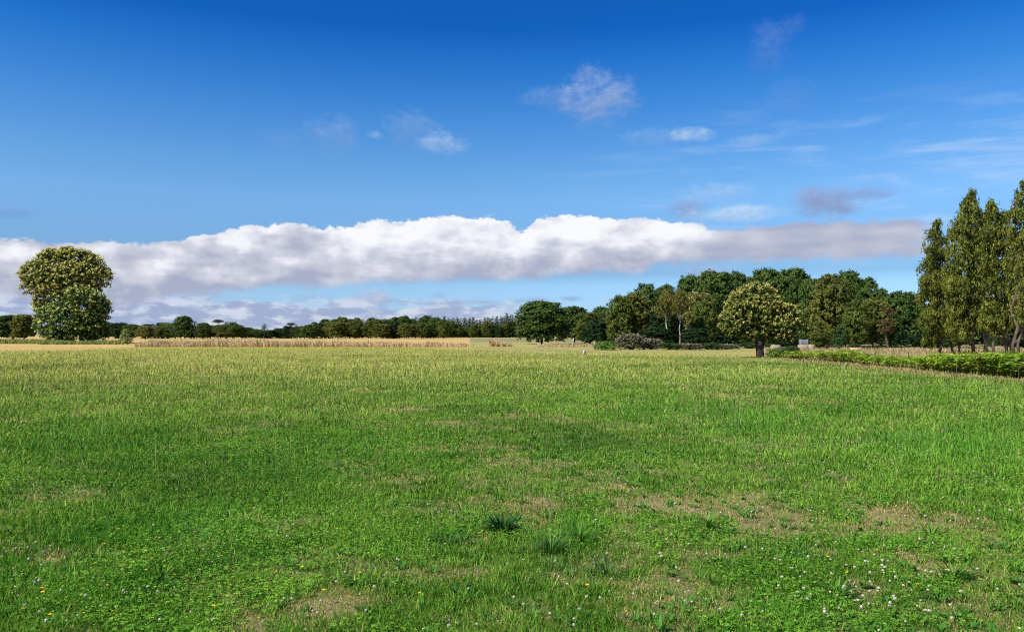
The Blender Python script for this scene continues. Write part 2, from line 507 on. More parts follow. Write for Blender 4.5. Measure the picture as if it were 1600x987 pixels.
def field(x, y):
    """returns dict of ground-fixed fields for world points"""
    u, v = uv_of(x, y)
    dry = np.zeros_like(x)
    wob_u = (fbm(x, y, 1.1, 3, 5) - .5) * 1.0; wob_v = (fbm(x, y, 1.1, 3, 15) - .5) * 1.0
    for (a, b, ra, rb, k) in DRY:
        dry = np.maximum(dry, k * np.exp(-(((u - a) / ra + wob_u * 1.4) ** 2 + ((v - b) / rb + wob_v * 1.4) ** 2) * 0.9))
    lane = (x * .86 - y * .12) * .55 + (fbm(x, y, .12, 3, 333) - .5) * 3.0
    lane = sstep(.72, 1.0, np.abs(np.sin(lane))) * fbm(x, y, .3, 3, 334)
    lush = np.zeros_like(x)
    for (a, b, ra, rb, k) in LUSH:
        lush = np.maximum(lush, k * np.exp(-(((u - a) / ra + wob_u * .6) ** 2 + ((v - b) / rb + wob_v * .6) ** 2)))
    n1 = fbm(x, y, 0.16, 4, 31); n2 = fbm(x, y, 0.85, 4, 41); n3 = fbm(x, y, 2.6, 3, 51)
    n4 = fbm(x, y, 7.0, 2, 61)
    dry = np.clip(dry * .74 + .02 + .26 * sstep(500, 1200, u) * sstep(690, 830, v) + (n2 - 0.50) * 1.7 + (n3 - .5) * 1.3 + (n4 - .5) * .9 + lane * .22 - lush * 0.35, 0, 1)
    D = np.hypot(x, y)
    far = sstep(7, 60, D) ** .8
    side = sstep(1500, 200, u)
    olive = np.clip(far * (0.28 + 0.70 * side) + sstep(15, 110, D) * .24 + (n1 - .5) * 1.1 * far + (n2 - .5) * .7 * far, 0, 1)
    inside = v - edge_v(u)                       # > 0 within the green field
    return dict(u=u, v=v, dry=dry, lush=lush, n1=n1, n2=n2, n3=n3, D=D, olive=olive, inside=inside)


def build_ground():
    th = np.concatenate([np.linspace(-180, -46, 40, endpoint=False), np.linspace(-46, 46, 560, endpoint=False), np.linspace(46, 180, 41)])
    th = np.radians(th[:-1])
    R = np.concatenate([[0.0, 1.5, 2.5], np.geomspace(3.2, 130, 560), np.geomspace(131, 700, 150), np.geomspace(760, 5000, 12)])
    rr, tt = np.meshgrid(R, th, indexing='ij')
    x = (rr * np.sin(tt)).ravel(); y = (rr * np.cos(tt)).ravel()
    f = field(x, y)
    u, v, D = f['u'], f['v'], f['D']
    soil = lerp((0.15, 0.125, 0.050), (0.23, 0.19, 0.085), f['n3'])
    green = lerp((0.035, 0.085, 0.010), (0.065, 0.125, 0.015), f['n2'])
    col = lerp(green, soil, np.clip(f['dry'] * 1.05 + 0.12, 0, 1))
    fargreen = lerp((0.36, 0.32, 0.085), (0.26, 0.27, 0.06), np.clip(f['n1'] * 1.6 - .3, 0, 1))
    col = lerp(col, fargreen, f['olive'] * 0.85)
    # beyond the field edge: mown dry strips, tracks, the fields further back
    n = fbm(x * 0.25, y, 0.22, 4, 71); nn = fbm(x * 0.35, y, 0.9, 3, 77)
    strip = lerp((0.50, 0.33, 0.125), (0.34, 0.26, 0.085), np.clip(n * 1.6 - .3 + (nn - .5) * .8, 0, 1))
    mid = lerp((0.34, 0.28, 0.10), (0.25, 0.24, 0.075), np.clip(n * 1.8 - .4 + (nn - .5) * .6, 0, 1))
    soilr = lerp((0.23, 0.14, 0.06), (0.34, 0.26, 0.12), nn)
    straw_r = lerp((0.40, 0.30, 0.16), (0.26, 0.24, 0.09), np.clip(n * 1.5 - .25, 0, 1))
    farf = lerp((0.20, 0.20, 0.085), (0.34, 0.25, 0.11), np.clip(sstep(529.3, 527.8, v) + sstep(533.5, 536, v) * .8, 0, 1))
    out = np.where((u < 735)[:, None], strip, mid)
    out = np.where(((u > 735) & (v < 534.5))[:, None], farf, out)
    bank_w = np.interp(u, [1190, 1300, 1600, 2600], [2.5, 8.5, 11.5, 16])
    out = np.where(((u > 1190) & (f['inside'] > -bank_w))[:, None], soilr, out)
    out = np.where(((u > 1190) & (f['inside'] <= -bank_w))[:, None], straw_r, out)
    w = np.interp(u, [-100, 430, 640, 760, 1180, 1200], [4, 2.5, 3, 9, 7, 2.0])
    t = np.clip((f['inside'] + (f['n2'] - .5) * w * 1.6) / w + .3, 0, 1)
    col = lerp(out, col, t)
    # pale wheel track crossing the mown corner
    tr = np.exp(-((v - np.interp(u, [650, 760, 900, 1000], [543.5, 546.0, 551.5, 556])) / 0.9) ** 2) * sstep(640, 700, u) * sstep(960, 880, u)
    col = lerp(col, (0.42, 0.34, 0.17), tr * .7)
    nr, nt = len(R), len(th)
    i = np.arange(nr - 1)[:, None] * nt; j = np.arange(nt)[None, :]; k = (j + 1) % nt
    F4 = np.stack([i + j, i + nt + j, i + nt + k, i + k], -1).reshape(-1, 4)[:, ::-1]
    F4 = F4[nt:]                                          # innermost ring collapses on one point
    F3 = np.stack([np.zeros(nt, int), nt + (np.arange(nt) + 1) % nt, nt + np.arange(nt)], -1)
    z = (fbm(x, y, 0.9, 3, 91) - .5) * 0.05 * sstep(1, 4, D) * sstep(60, 30, D)
    m = bpy.data.materials.new('field_soil_and_turf'); m.use_nodes = True
    t_ = m.node_tree; p = t_.nodes['Principled BSDF']; E = Ex(t_)
    a = t_.nodes.new('ShaderNodeVertexColor'); a.layer_name = 'tone'
    geo = t_.nodes.new('ShaderNodeNewGeometry')
    g1 = E.noise(geo.outputs['Position'], 30, 6, 0.65); g2 = E.noise(geo.outputs['Position'], 2.2, 6, 0.65)
    fac = E.mad(E.mul(g1, g2), 2.6, 0.36)
    mul = t_.nodes.new('ShaderNodeVectorMath'); mul.operation = 'SCALE'
    t_.links.new(a.outputs[0], mul.inputs[0]); t_.links.new(fac, mul.inputs['Scale'])
    t_.links.new(mul.outputs[0], p.inputs['Base Color'])
    p.inputs['Roughness'].default_value = 0.95; p.inputs['Specular IOR Level'].default_value = 0.05
    bp = t_.nodes.new('ShaderNodeBump'); bp.inputs['Strength'].default_value = 0.6; bp.inputs['Distance'].default_value = 0.02
    t_.links.new(g1, bp.inputs['Height']); t_.links.new(bp.outputs[0], p.inputs['Normal'])
    me = mesh_of('ground', np.stack([x, y, z], -1), F4, F3, col, [m], smooth=True)
    tag(link('ground', me), kind='structure')


build_ground()


def gz(x, y):
    D = np.hypot(x, y)
    return (fbm(x, y, 0.9, 3, 91) - .5) * 0.05 * sstep(1, 4, D) * sstep(60, 30, D)


# ------------------------------------------------------------------ trees
def leaf_quads(Cn, N, L, W, T=None, rng=None, fold=0.0):
    """diamond leaves: centre, normal, length, width, optional long axis"""
    n = len(Cn)
    N = N / (np.linalg.norm(N, axis=1)[:, None] + 1e-9)
    if T is None: T = rng.normal(size=(n, 3))
    T = T - N * np.sum(T * N, axis=1)[:, None]; T /= np.linalg.norm(T, axis=1)[:, None] + 1e-9
    B = np.cross(N, T)
    L = np.broadcast_to(L, n)[:, None]; W = np.broadcast_to(W, n)[:, None]
    V = np.stack([Cn - T * L * .5, Cn + B * W * .5 + T * L * .05, Cn + T * L * .5, Cn - B * W * .5 + T * L * .05], 1).reshape(-1, 3)
    Fq = np.arange(4 * n).reshape(n, 4)
    return V, Fq


def foliage(mb, rng, lobes, rc, per, leaf, col_a, col_b, cover=1.0, droop=0.0, aspect=0.6, blossom=None, up=0.25, inner=0.15,
            clump_stretch=(1, 1, 0.75), jit=0.30):
    """lobes: rows (x, y, z, rx, ry, rz). Leaf clumps sit on the lobes' shells, leaves round each clump."""
    lobes = np.asarray(lobes, float)
    cs, cn, ct = [], [], []
    for l in lobes:
        r = l[3:6]
        area = 4 * np.pi * ((r[0] * r[1]) ** 1.6 / 3 + (r[0] * r[2]) ** 1.6 / 3 + (r[1] * r[2]) ** 1.6 / 3) ** (1 / 1.6)
        n = max(3, int(cover * area / (np.pi * rc * rc)))
        d = rng.normal(size=(n, 3)); d /= np.linalg.norm(d, axis=1)[:, None]
        d[:, 2] = np.where(d[:, 2] < -0.55, -d[:, 2], d[:, 2])
        k = np.where(rng.random(n) < inner, rng.uniform(.35, .75, n), rng.uniform(.80, 1.06, n))
        cs.append(l[:3] + d * r * k[:, None]); nn = d / r; cn.append(nn / np.linalg.norm(nn, axis=1)[:, None]); ct.append(np.full(n, rng.random()))
    cs = np.concatenate(cs); cn = np.concatenate(cn)
    nC = len(cs)
    rcl = rc * rng.uniform(.65, 1.35, nC)
    tone = rng.random(nC) * .55 + np.concatenate(ct) * .45          # whole boughs differ a little in tone
    d = rng.normal(size=(nC, per, 3)); d /= np.linalg.norm(d, axis=2)[..., None]
    d = d + cn[:, None, :] * 0.45; d[..., 2] += 0.10
    rad = rcl[:, None] * rng.uniform(.35, 1.0, (nC, per))
    P = cs[:, None, :] + d * rad[..., None] * np.array(clump_stretch)
    N = d * 0.8 + cn[:, None, :] * .5 + rng.normal(size=d.shape) * 0.55; N[..., 2] += up
    P = P.reshape(-1, 3); N = N.reshape(-1, 3)
    n = len(P)
    L = leaf * rng.uniform(.7, 1.35, n)
    T = None
    if droop > 0:
        T = rng.normal(size=(n, 3)) * .35; T[:, 2] -= droop
    tt = np.clip(np.repeat(tone, per) * .7 + rng.random(n) * .3, 0, 1)
    col = lerp(col_a, col_b, tt) * rng.uniform(1 - jit, 1 + jit, n)[:, None]
    V, Fq = leaf_quads(P, N, L, L * aspect, T, rng)
    mb.add(V, Fq, None, np.repeat(col, 4, 0), 0)
    if blossom:
        frac, bl, bn, ca, cb = blossom
        upness = cn[:, 2] * .5 + .5
        pick = rng.random(nC) < frac * (0.35 + 0.9 * upness)
        c2 = cs[pick] + cn[pick] * rcl[pick][:, None] * .75; n2 = cn[pick]
        m = len(c2)
        ax = n2[:, None, :] * .7 + rng.normal(size=(m, bn, 3)) * .7; ax[..., 2] += .25
        ax /= np.linalg.norm(ax, axis=2)[..., None]
        Lb = bl * rng.uniform(.6, 1.3, (m, bn))
        Pc = c2[:, None, :] + ax * Lb[..., None] * .5
        tb = np.clip(np.repeat(rng.random(m), bn) * .7 + rng.random(m * bn) * .3, 0, 1)
        colb = lerp(ca, cb, tb) * rng.uniform(.8, 1.15, m * bn)[:, None]
        ax = ax.reshape(-1, 3)
        Nb = rng.normal(size=ax.shape) + np.array([-.3, -.5, .7])
        V, Fq = leaf_quads(Pc.reshape(-1, 3), Nb, Lb.ravel(), Lb.ravel() * .42, ax, rng)
        mb.add(V, Fq, None, np.repeat(colb, 4, 0), 1)


def limb(rng, a, b, r0, r1, n=6, bend=0.06):
    a = np.asarray(a, float); b = np.asarray(b, float)
    t = np.linspace(0, 1, n)[:, None]
    P = a * (1 - t) + b * t
    L = np.linalg.norm(b - a)
    P[1:-1] += rng.normal(size=(n - 2, 3)) * L * bend * .5
    return P, np.linspace(r0, r1, n)


def lobes_px(lst, D, rng, depth=0.8, copies=2, squeeze=1.0, mid=0.0):
    """crown lobes given as (u, v, radius) in photo pixels at depth D; each gets neighbours in depth"""
    out = []
    for (u, v, r) in lst:
        u = mid + (u - mid) * squeeze; r = r * (squeeze + .02 if squeeze < 1 else 1)
        c = at(u, v, D); R = r / F * D
        for k in range(copies):
            off = rng.uniform(-depth, depth) * R * 1.2 if k else -0.35 * R
            q = (D + off) / D
            out.append((c[0] * q + rng.normal() * .1 * R, c[1] + off, EYE + (c[2] - EYE) * q, R * rng.uniform(.9, 1.05), R * .95, R * rng.uniform(.85, 1.0)))
    return out


def local(lobes, base):
    l = np.array(lobes, float); l[:, :3] -= base; return l


# --- colours (leaf albedo)
OAK_A, OAK_B = (0.022, 0.052, 0.011), (0.105, 0.158, 0.028)
OLIVE_A, OLIVE_B = (0.052, 0.074, 0.013), (0.190, 0.195, 0.036)
BIRCH_A, BIRCH_B = (0.044, 0.074, 0.013), (0.160, 0.188, 0.034)
PINE_A, PINE_B = (0.022, 0.045, 0.015), (0.085, 0.110, 0.032)

# ---------------- the big flowering chestnut on the left and the bushy one before it
def chestnut_left():
    D = 150.0
    rng = rng_(11)
    base = at(112, 536, D); base[2] = 0
    t = thing('chestnut_tree', 'tall mushroom-headed chestnut covered in golden blossom, at the left of the field', 'tree', base)
    px = [(58, 430, 27), (44, 430, 17), (52, 452, 17), (85, 414, 27), (108, 406, 20), (130, 410, 22), (148, 424, 24), (158, 438, 18), (118, 435, 30),
          (90, 440, 28), (70, 444, 24), (66, 470, 15), (42, 446, 12), (164, 430, 13), (140, 448, 18), (100, 455, 22), (130, 455, 20), (60, 480, 10), (105, 398, 11), (78, 404, 13), (150, 408, 10)]
    lob = local(lobes_px(px, D, rng, 1.1, 2, .90, 103), base)
    mb = MB()
    foliage(mb, rng, lob, 0.48, 15, 0.31, (0.034, 0.060, 0.010), (0.100, 0.130, 0.024), cover=.85,
            blossom=(1.5, 0.38, 10, (0.46, 0.41, 0.095), (0.74, 0.68, 0.26)))
    mb.build('crown', [M['leaf'], M['petal']], t)
    tr = MB()
    for (a, b, r0, r1) in (((0, 0, 0), (-.4, .3, 4.0), .55, .42), ((-.4, .3, 4.0), (-4.2, 0, 10.5), .34, .1), ((-.4, .3, 4.0), (1.2, .3, 12.5), .36, .1),
                           ((-.4, .3, 4.0), (4.6, -.3, 11), .3, .08), ((-1.0, .3, 5.0), (-5.5, -.4, 7.6), .2, .06)):
        tr.tube(*limb(rng, a, b, r0, r1))
    tr.build('trunk', [M['bark']], t)

    D = 146.0
    base = at(128, 537, D); base[2] = 0
    t = thing('chestnut_tree', 'dense bushy chestnut with pale cream blossom, foliage down to the ground below the mushroom-headed one', 'tree', base)
    px = [(95, 474, 20), (128, 470, 23), (152, 474, 18), (162, 488, 14), (165, 478, 12), (76, 494, 20), (68, 508, 17), (104, 502, 27), (140, 506, 24), (84, 522, 13),
          (118, 521, 14), (60, 492, 9), (150, 500, 18), (150, 520, 12), (104, 522, 12), (70, 522, 9), (135, 524, 10), (112, 462, 13), (80, 528, 9), (98, 528, 10), (120, 529, 10), (140, 529, 10), (155, 526, 10), (67, 519, 10), (160, 510, 13), (128, 515, 20)]
    lob = local(lobes_px(px, D, rng, 1.0, 2, .92, 114), base)
    mb = MB()
    foliage(mb, rng, lob, 0.48, 15, 0.33, (0.020, 0.052, 0.010), (0.070, 0.125, 0.022), cover=.85,
            blossom=(0.95, 0.38, 7, (0.38, 0.42, 0.09), (0.62, 0.64, 0.22)))
    mb.build('crown', [M['leaf'], M['petal']], t)
    tr = MB()
    for (a, b, r0, r1) in (((1.2, 0, 0), (.6, .2, 4.0), .5, .36), ((.6, .2, 4.0), (-4.0, 0, 6.5), .24, .08), ((.6, .2, 4.0), (3.2, .1, 7.2), .26, .08)):
        tr.tube(*limb(rng, a, b, r0, r1))
    tr.build('trunk', [M['bark_dark']], t)


chestnut_left()


def chestnut_right():
    D = 57.5
    rng = rng_(23)
    base = at(1188, 558, D); base[2] = 0
    t = thing('chestnut_tree', 'short-trunked chestnut smothered in creamy blossom, standing alone before the dark wood', 'tree', base)
    px = [(1130, 508, 8), (1139, 500, 15), (1149, 485, 15), (1160, 470, 17), (1171, 459, 13), (1178, 454, 10), (1193, 462, 15), (1199, 476, 18), (1175, 485, 21),
          (1190, 495, 23), (1215, 488, 15), (1230, 492, 15), (1243, 498, 11), (1251, 511, 8), (1225, 508, 18), (1200, 515, 17), (1160, 508, 16), (1180, 518, 15),
          (1235, 522, 12), (1215, 524, 10), (1145, 512, 10), (1165, 522, 9), (1150, 523, 8), (1170, 529, 8), (1205, 529, 9), (1140, 519, 8), (1228, 530, 8)]
    lob = local(lobes_px(px, D, rng, 1.2, 2), base)
    mb = MB()
    foliage(mb, rng, lob, 0.175, 13, 0.135, (0.032, 0.062, 0.010), (0.100, 0.142, 0.024), cover=.82,
            blossom=(1.0, 0.165, 8, (0.31, 0.275, 0.058), (0.50, 0.44, 0.14)))
    mb.build('crown', [M['leaf'], M['petal']], t)
    tr = MB()
    tr.tube(*limb(rng, (0, 0, -.05), (-.05, 0, 1.25), .30, .26, 6, .02), seg=9)
    tr.tube(*limb(rng, (-.05, 0, .55), (-.42, .05, 1.7), .20, .12, 5, .03))
    tr.tube(*limb(rng, (.0, 0, .6), (.42, -.05, 1.7), .20, .12, 5, .03))
    for b in ((-1.6, 0, 2.4), (-.9, .3, 3.6), (0, 0, 4.4), (1.0, -.2, 3.2), (2.2, .1, 2.3), (.8, .8, 2.6), (-.6, -.9, 2.4)):
        tr.tube(*limb(rng, (.3 * np.sign(b[0]), 0, 1.4), b, .10, .03))
    tr.build('trunk', [M['bark_dark']], t)


chestnut_right()


# ---------------- prototypes for the woods: (crown mesh, trunk mesh, height, width)
def proto_broadleaf(seed, ca, cb, H=10.0, W=8.0, base=.12, nl=26, rc=.5, per=17, leaf=.40, cover=1.1, prof='oak', blossom=None, bark='bark', trunk_r=.22, gaps=False, low=True):
    rng = rng_(seed)
    lob = []
    if low:
        zs = [base + (1 - base) * (i + .5) / nl for i in range(nl)]
    else:
        zs = [base + (1 - base) * rng.random() for i in range(nl)]
    for i, h in enumerate(zs):
        t = (h - base) / (1 - base)
        if prof == 'oak': pr = math.sqrt(max(0, 1 - (abs(t - .42) / (.60 if t > .42 else .75)) ** 2.2))
        elif prof == 'birch': pr = (math.sin(math.pi * min(1, t * .92 + .10)) ** .6) * (1 - .25 * t)
        elif prof == 'cone': pr = max(.06, (1 - t) ** .8) * (0.55 + .45 * min(1, t * 6))
        else: pr = 1
        a = i * 2.399963 + rng.uniform(-.5, .5)
        lr = W * .5 * rng.uniform(.36, .52) * (0.65 + .35 * pr)
        rr = max(0, pr * W * .5 - lr * .8) * rng.uniform(.55, 1.0)
        z = h * H
        z = min(z, H - lr * .75)
        lob.append((rr * math.cos(a), rr * math.sin(a), max(z, lr * .5), lr, lr, lr * (.8 if prof != 'birch' else 1.15)))
    rag = []
    if H > 3.5 and prof != 'cone':
        for i in range(26):                       # small outlying boughs that break the outline
            l = lob[rng.integers(len(lob))]
            d = rng.normal(size=3); d[2] = abs(d[2]) * .8; d[:2] += np.array(l[:2]) / (W * .3); d /= np.linalg.norm(d)
            r = W * rng.uniform(.045, .09)
            rag.append((l[0] + d[0] * (l[3] + r * .5), l[1] + d[1] * (l[3] + r * .5), min(l[2] + d[2] * (l[5] + r * .5), H * 1.03 - r), r, r, r * .8))
    lob = lob + rag
    mb = MB()
    foliage(mb, rng, lob, rc, per, leaf, ca, cb, cover=cover, blossom=blossom, droop=.9 if prof == 'birch' else 0,
            clump_stretch=(1, 1, .7) if prof != 'birch' else (.8, .8, 1.25), aspect=.6 if prof != 'birch' else .42)
    crown = mb.mesh('crown', [M['leaf'], M['petal']])
    tr = MB()
    top = H * (.62 if prof == 'oak' else .85)
    tr.tube(*limb(rng, (0, 0, -.05), (rng.normal() * .25, rng.normal() * .25, top), trunk_r, trunk_r * .3, 8, .035))
    for l in lob[:nl:max(1, nl // 9)]:
        z0 = max(.15 * H, l[2] - .25 * H)
        tr.tube(*limb(rng, (0, 0, min(z0, top * .9) if low else min(max(z0, .5 * H), top * .9)), (l[0], l[1], l[2]), trunk_r * .38, trunk_r * .1, 5, .08), seg=5)
    trunk = tr.mesh('trunk', [M[bark]])
    return dict(crown=crown, trunk=trunk, H=H, W=W)


def proto_pine(seed, H=12.0, W=4.5, start=.35, layered=False, umbrella=False):
    rng = rng_(seed)
    lob = []
    if umbrella:
        for i in range(9):
            a = i * 2.4; r = W * .36 * math.sqrt((i + .3) / 9)
            lob.append((r * math.cos(a), r * math.sin(a), H * rng.uniform(.88, .95), W * .21, W * .21, H * .07))
        for i in range(5):
            lob.append((W * rng.uniform(-.2, .2), W * rng.uniform(-.2, .2), H * rng.uniform(.5, .8), W * .10, W * .10, H * .04))
    else:
        n = 15
        for i in range(n):
            t = (i + .5) / n
            a = i * 2.4 + rng.uniform(-.4, .4)
            w = W * .5 * (1 - t) ** .6 * rng.uniform(.7, 1.1)
            lr = max(.25, W * .19 * (1.15 - .6 * t)) * rng.uniform(.8, 1.2)
            r = max(0, w - lr * .6)
            lob.append((r * math.cos(a), r * math.sin(a), min(H * (start + (1 - start) * t), H - lr * .5), lr, lr, lr * (.42 if layered else .75)))
    mb = MB()
    foliage(mb, rng, lob, .34, 11, .34, PINE_A, PINE_B, cover=.85, aspect=.35, jit=.35)
    crown = mb.mesh('crown', [M['leaf'], M['petal']])
    tr = MB()
    tr.tube(*limb(rng, (0, 0, -.05), (rng.normal() * .1, 0, H * .93), .26, .10, 8, .02), seg=6)
    for l in lob[::2]:
        tr.tube(*limb(rng, (0, 0, max(.5, l[2] - H * .06)), l[:3], .10, .04, 4, .05), seg=4)
    return dict(crown=crown, trunk=tr.mesh('trunk', [M['bark']]), H=H, W=W)


P_OAK = [proto_broadleaf(100 + i, OAK_A, OAK_B, H=10, W=9, nl=28, base=.14) for i in range(3)]
P_OAKTOP = [proto_broadleaf(120 + i, OAK_A, OAK_B, H=10, W=7, nl=18, base=.28, cover=.8, low=False, rc=.45) for i in range(2)]
P_BIRCH = [proto_broadleaf(140 + i, BIRCH_A, BIRCH_B, H=9, W=5.2, nl=20, base=.16, rc=.34, per=17, leaf=.31, prof='birch', bark='bark', trunk_r=.13) for i in range(3)]
P_OLIVE = [proto_broadleaf(160 + i, OLIVE_A, OLIVE_B, H=9, W=6.5, nl=24, base=.14, rc=.38, per=17, leaf=.31, prof='oak', trunk_r=.16) for i in range(2)]
P_BLOSSOM = proto_broadleaf(170, OLIVE_A, OLIVE_B, H=9, W=6, nl=22, base=.2, rc=.36, per=12, leaf=.26, prof='oak',
                            blossom=(.5, .32, 5, (.34, .28, .09), (.46, .40, .17)))
P_WHITE = [proto_broadleaf(180 + i, OLIVE_A, (0.22, 0.19, 0.04), H=9, W=4.6, nl=13, base=.52, rc=.34, per=13, leaf=.24, prof='birch', bark='birch', trunk_r=.13, low=False) for i in range(2)]
P_UNDER = [proto_broadleaf(190 + i, (0.012, 0.030, 0.009), (0.034, 0.064, 0.016), H=6, W=6, nl=18, base=.05, rc=.42, per=12, leaf=.32) for i in range(2)]  # leaf colour darkened to stand in for the deep shade under the canopy
P_RUST = proto_broadleaf(196, (0.060, 0.040, 0.016), (0.140, 0.082, 0.036), H=7, W=2.6, nl=9, base=.38, rc=.26, per=9, leaf=.22, cover=.55, low=False)
P_CONE = proto_broadleaf(198, (0.030, 0.075, 0.022), (0.06, 0.12, 0.034), H=4, W=2.4, nl=14, base=.1, rc=.22, per=11, leaf=.17, prof='cone', trunk_r=.07)
P_BUSH = [proto_broadleaf(200 + i, (0.030, 0.055, 0.014), (0.075, 0.115, 0.028), H=2, W=3, nl=13, base=.02, rc=.22, per=12, leaf=.17, trunk_r=.05) for i in range(2)]
P_BUSHFL = proto_broadleaf(204, (0.060, 0.070, 0.030), (0.13, 0.125, 0.06), H=2, W=3, nl=13, base=.02, rc=.2, per=11, leaf=.15, trunk_r=.05,
                           blossom=(.75, .17, 4, (.30, .24, .18), (.46, .40, .33)))
P_BRIGHT = proto_broadleaf(206, (0.07, 0.15, 0.022), (0.15, 0.24, 0.04), H=1.4, W=3, nl=12, base=.02, rc=.2, per=12, leaf=.16, trunk_r=.04)
P_SAPLING = proto_broadleaf(208, (0.13, 0.19, 0.05), (0.27, 0.34, 0.10), H=3, W=2.2, nl=13, base=.05, rc=.2, per=11, leaf=.2, prof='birch', cover=.8, trunk_r=.04)
P_PINE = [proto_pine(210 + i) for i in range(4)]
P_LAYER = [proto_pine(220 + i, 11, 5, .45, layered=True) for i in range(2)]
P_UMB = proto_pine(230, 11, 6.5, umbrella=True)


def plant(P, u, v_top, w_px, D, name, label, cat='tree', group=None, rot=None, rng=random.Random(5), v_base=None):
    """stand prototype P at depth D so that it is w_px wide and reaches v_top in the photograph"""
    top = at(u, v_top, D)
    W = w_px / F * D * 1.16
    o = thing(name, label, cat, (top[0], D, 0), rng.uniform(0, 6.28) if rot is None else rot, group)
    o.scale = (W / P['W'], W / P['W'], top[2] / P['H'])
    link('crown', P['crown'], o); link('trunk', P['trunk'], o)
    return o


R5 = random.Random(5)
wood = [
    # u, v_top, width, D, proto, name, label
    (846, 473, 72, 137, P_OAK[0], 'oak_tree', 'round dense dark oak at the left end of the wood, foliage to the ground'),
    (897, 481, 52, 160, P_OAK[1], 'oak_tree', 'low dark oak just right of the round oak at the end of the wood'),
    (940, 481, 40, 165, P_OAK[2], 'oak_tree', 'far dark oak whose top shows left of the tall olive birch'),
    (922, 492, 56, 132, P_BIRCH[0], 'willow_tree', 'low olive-green rounded tree between the round oak and the tall olive birch'),
    (968, 466, 46, 104, P_BIRCH[1], 'birch_tree', 'tall olive birch with drooping twigs at the left shoulder of the wood'),
    (994, 459, 46, 106, P_OLIVE[0], 'birch_tree', 'broad yellow-olive birch behind the pinkish flowering bush'),
    (1004, 446, 46, 122, P_OAKTOP[0], 'oak_tree', 'green oak with an open crown rising above the broad yellow-olive birch'),
    (1040, 447, 44, 128, P_OAKTOP[1], 'oak_tree', 'open-topped dark oak behind the white-stemmed birches'),
    (1042, 455, 36, 98, P_WHITE[0], 'birch_tree', 'white-stemmed birch with an olive crown, left of the pair before the wood'),
    (1061, 458, 32, 97, P_WHITE[1], 'birch_tree', 'white-stemmed birch with an olive crown, right of the pair before the wood'),
    (1078, 434, 52, 128, P_OAK[2], 'oak_tree', 'tall dark oak on the rising left slope of the wood canopy'),
    (1092, 460, 44, 104, P_BLOSSOM, 'chestnut_tree', 'buff-flowering tree in the wood edge, right of the white-stemmed birches'),
    (1114, 428, 66, 120, P_OAK[0], 'oak_tree', 'big rounded dark oak in the wood, up and left of the creamy chestnut'),
    (1100, 474, 46, 100, P_BIRCH[2], 'birch_tree', 'olive birch against the wood, left of the creamy chestnut'),
    (1152, 430, 58, 124, P_OAK[1], 'oak_tree', 'dark oak directly above the left half of the creamy chestnut'),
    (1196, 424, 64, 122, P_OAK[2], 'oak_tree', 'tallest dark oak of the canopy, directly above the creamy chestnut'),
    (1237, 424, 62, 120, P_OAK[0], 'oak_tree', 'massive dark oak above the right side of the creamy chestnut'),
    (1266, 440, 46, 116, P_OAK[1], 'oak_tree', 'dark oak on the falling slope right of the massive oak'),
    (1294, 433, 54, 106, P_OLIVE[1], 'birch_tree', 'tall olive birch with a pointed top in the middle right of the wood'),
    (1320, 445, 42, 109, P_BIRCH[0], 'birch_tree', 'olive birch tucked below the open dark tree in the wood'),
    (1326, 425, 40, 128, P_OAKTOP[1], 'oak_tree', 'open dark tree standing highest over the right part of the wood'),
    (1356, 437, 42, 126, P_OAKTOP[0], 'oak_tree', 'open dark tree with sky gaps, second in the descending row of treetops'),
    (1377, 452, 26, 124, P_OAKTOP[1], 'oak_tree', 'small dark treetop, lowest in the descending row at the right of the wood'),
    (1336, 474, 46, 99, P_BIRCH[1], 'birch_tree', 'yellow-green birch low in the wood front, above the bright young conifer'),
    (1364, 467, 44, 102, P_OLIVE[0], 'birch_tree', 'brown-olive birch beside the rust-coloured dying tree'),
    (1387, 482, 24, 95, P_RUST, 'dying_tree', 'rust-brown dying tree in the right of the wood'),
    (1402, 459, 50, 106, P_OAK[1], 'oak_tree', 'green broad tree behind the rust-brown dying tree'),
    (1428, 462, 46, 110, P_OLIVE[1], 'birch_tree', 'olive tree at the right end of the wood, beside the eucalyptus'),
    (1448, 478, 50, 104, P_OAK[2], 'oak_tree', 'dark tree half hidden behind the leftmost eucalyptus'),
    (1312, 508, 28, 92, P_CONE, 'young_conifer', 'small bright green conifer at the foot of the wood'),
    (1500, 470, 90, 118, P_OAK[0], 'oak_tree', 'dark oak seen through the gap between the left eucalyptus trees'),
    (1570, 468, 90, 116, P_OAK[1], 'oak_tree', 'dark oak behind the right eucalyptus trees'),
    (1640, 465, 90, 112, P_OAK[2], 'oak_tree', 'dark oak at the right edge behind the eucalyptus'),
]
for (u, vt, w, D, P, name, lab) in wood: plant(P, u, vt, w, D, name, lab, rng=R5, group='trees of the wood on the right')
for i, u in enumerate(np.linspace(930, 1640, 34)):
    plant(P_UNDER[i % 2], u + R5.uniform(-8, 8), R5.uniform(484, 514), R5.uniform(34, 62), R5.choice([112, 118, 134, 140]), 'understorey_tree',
          'low understorey tree coloured dark for the shade beneath the wood canopy', group='shaded understorey trees of the wood', rng=R5)

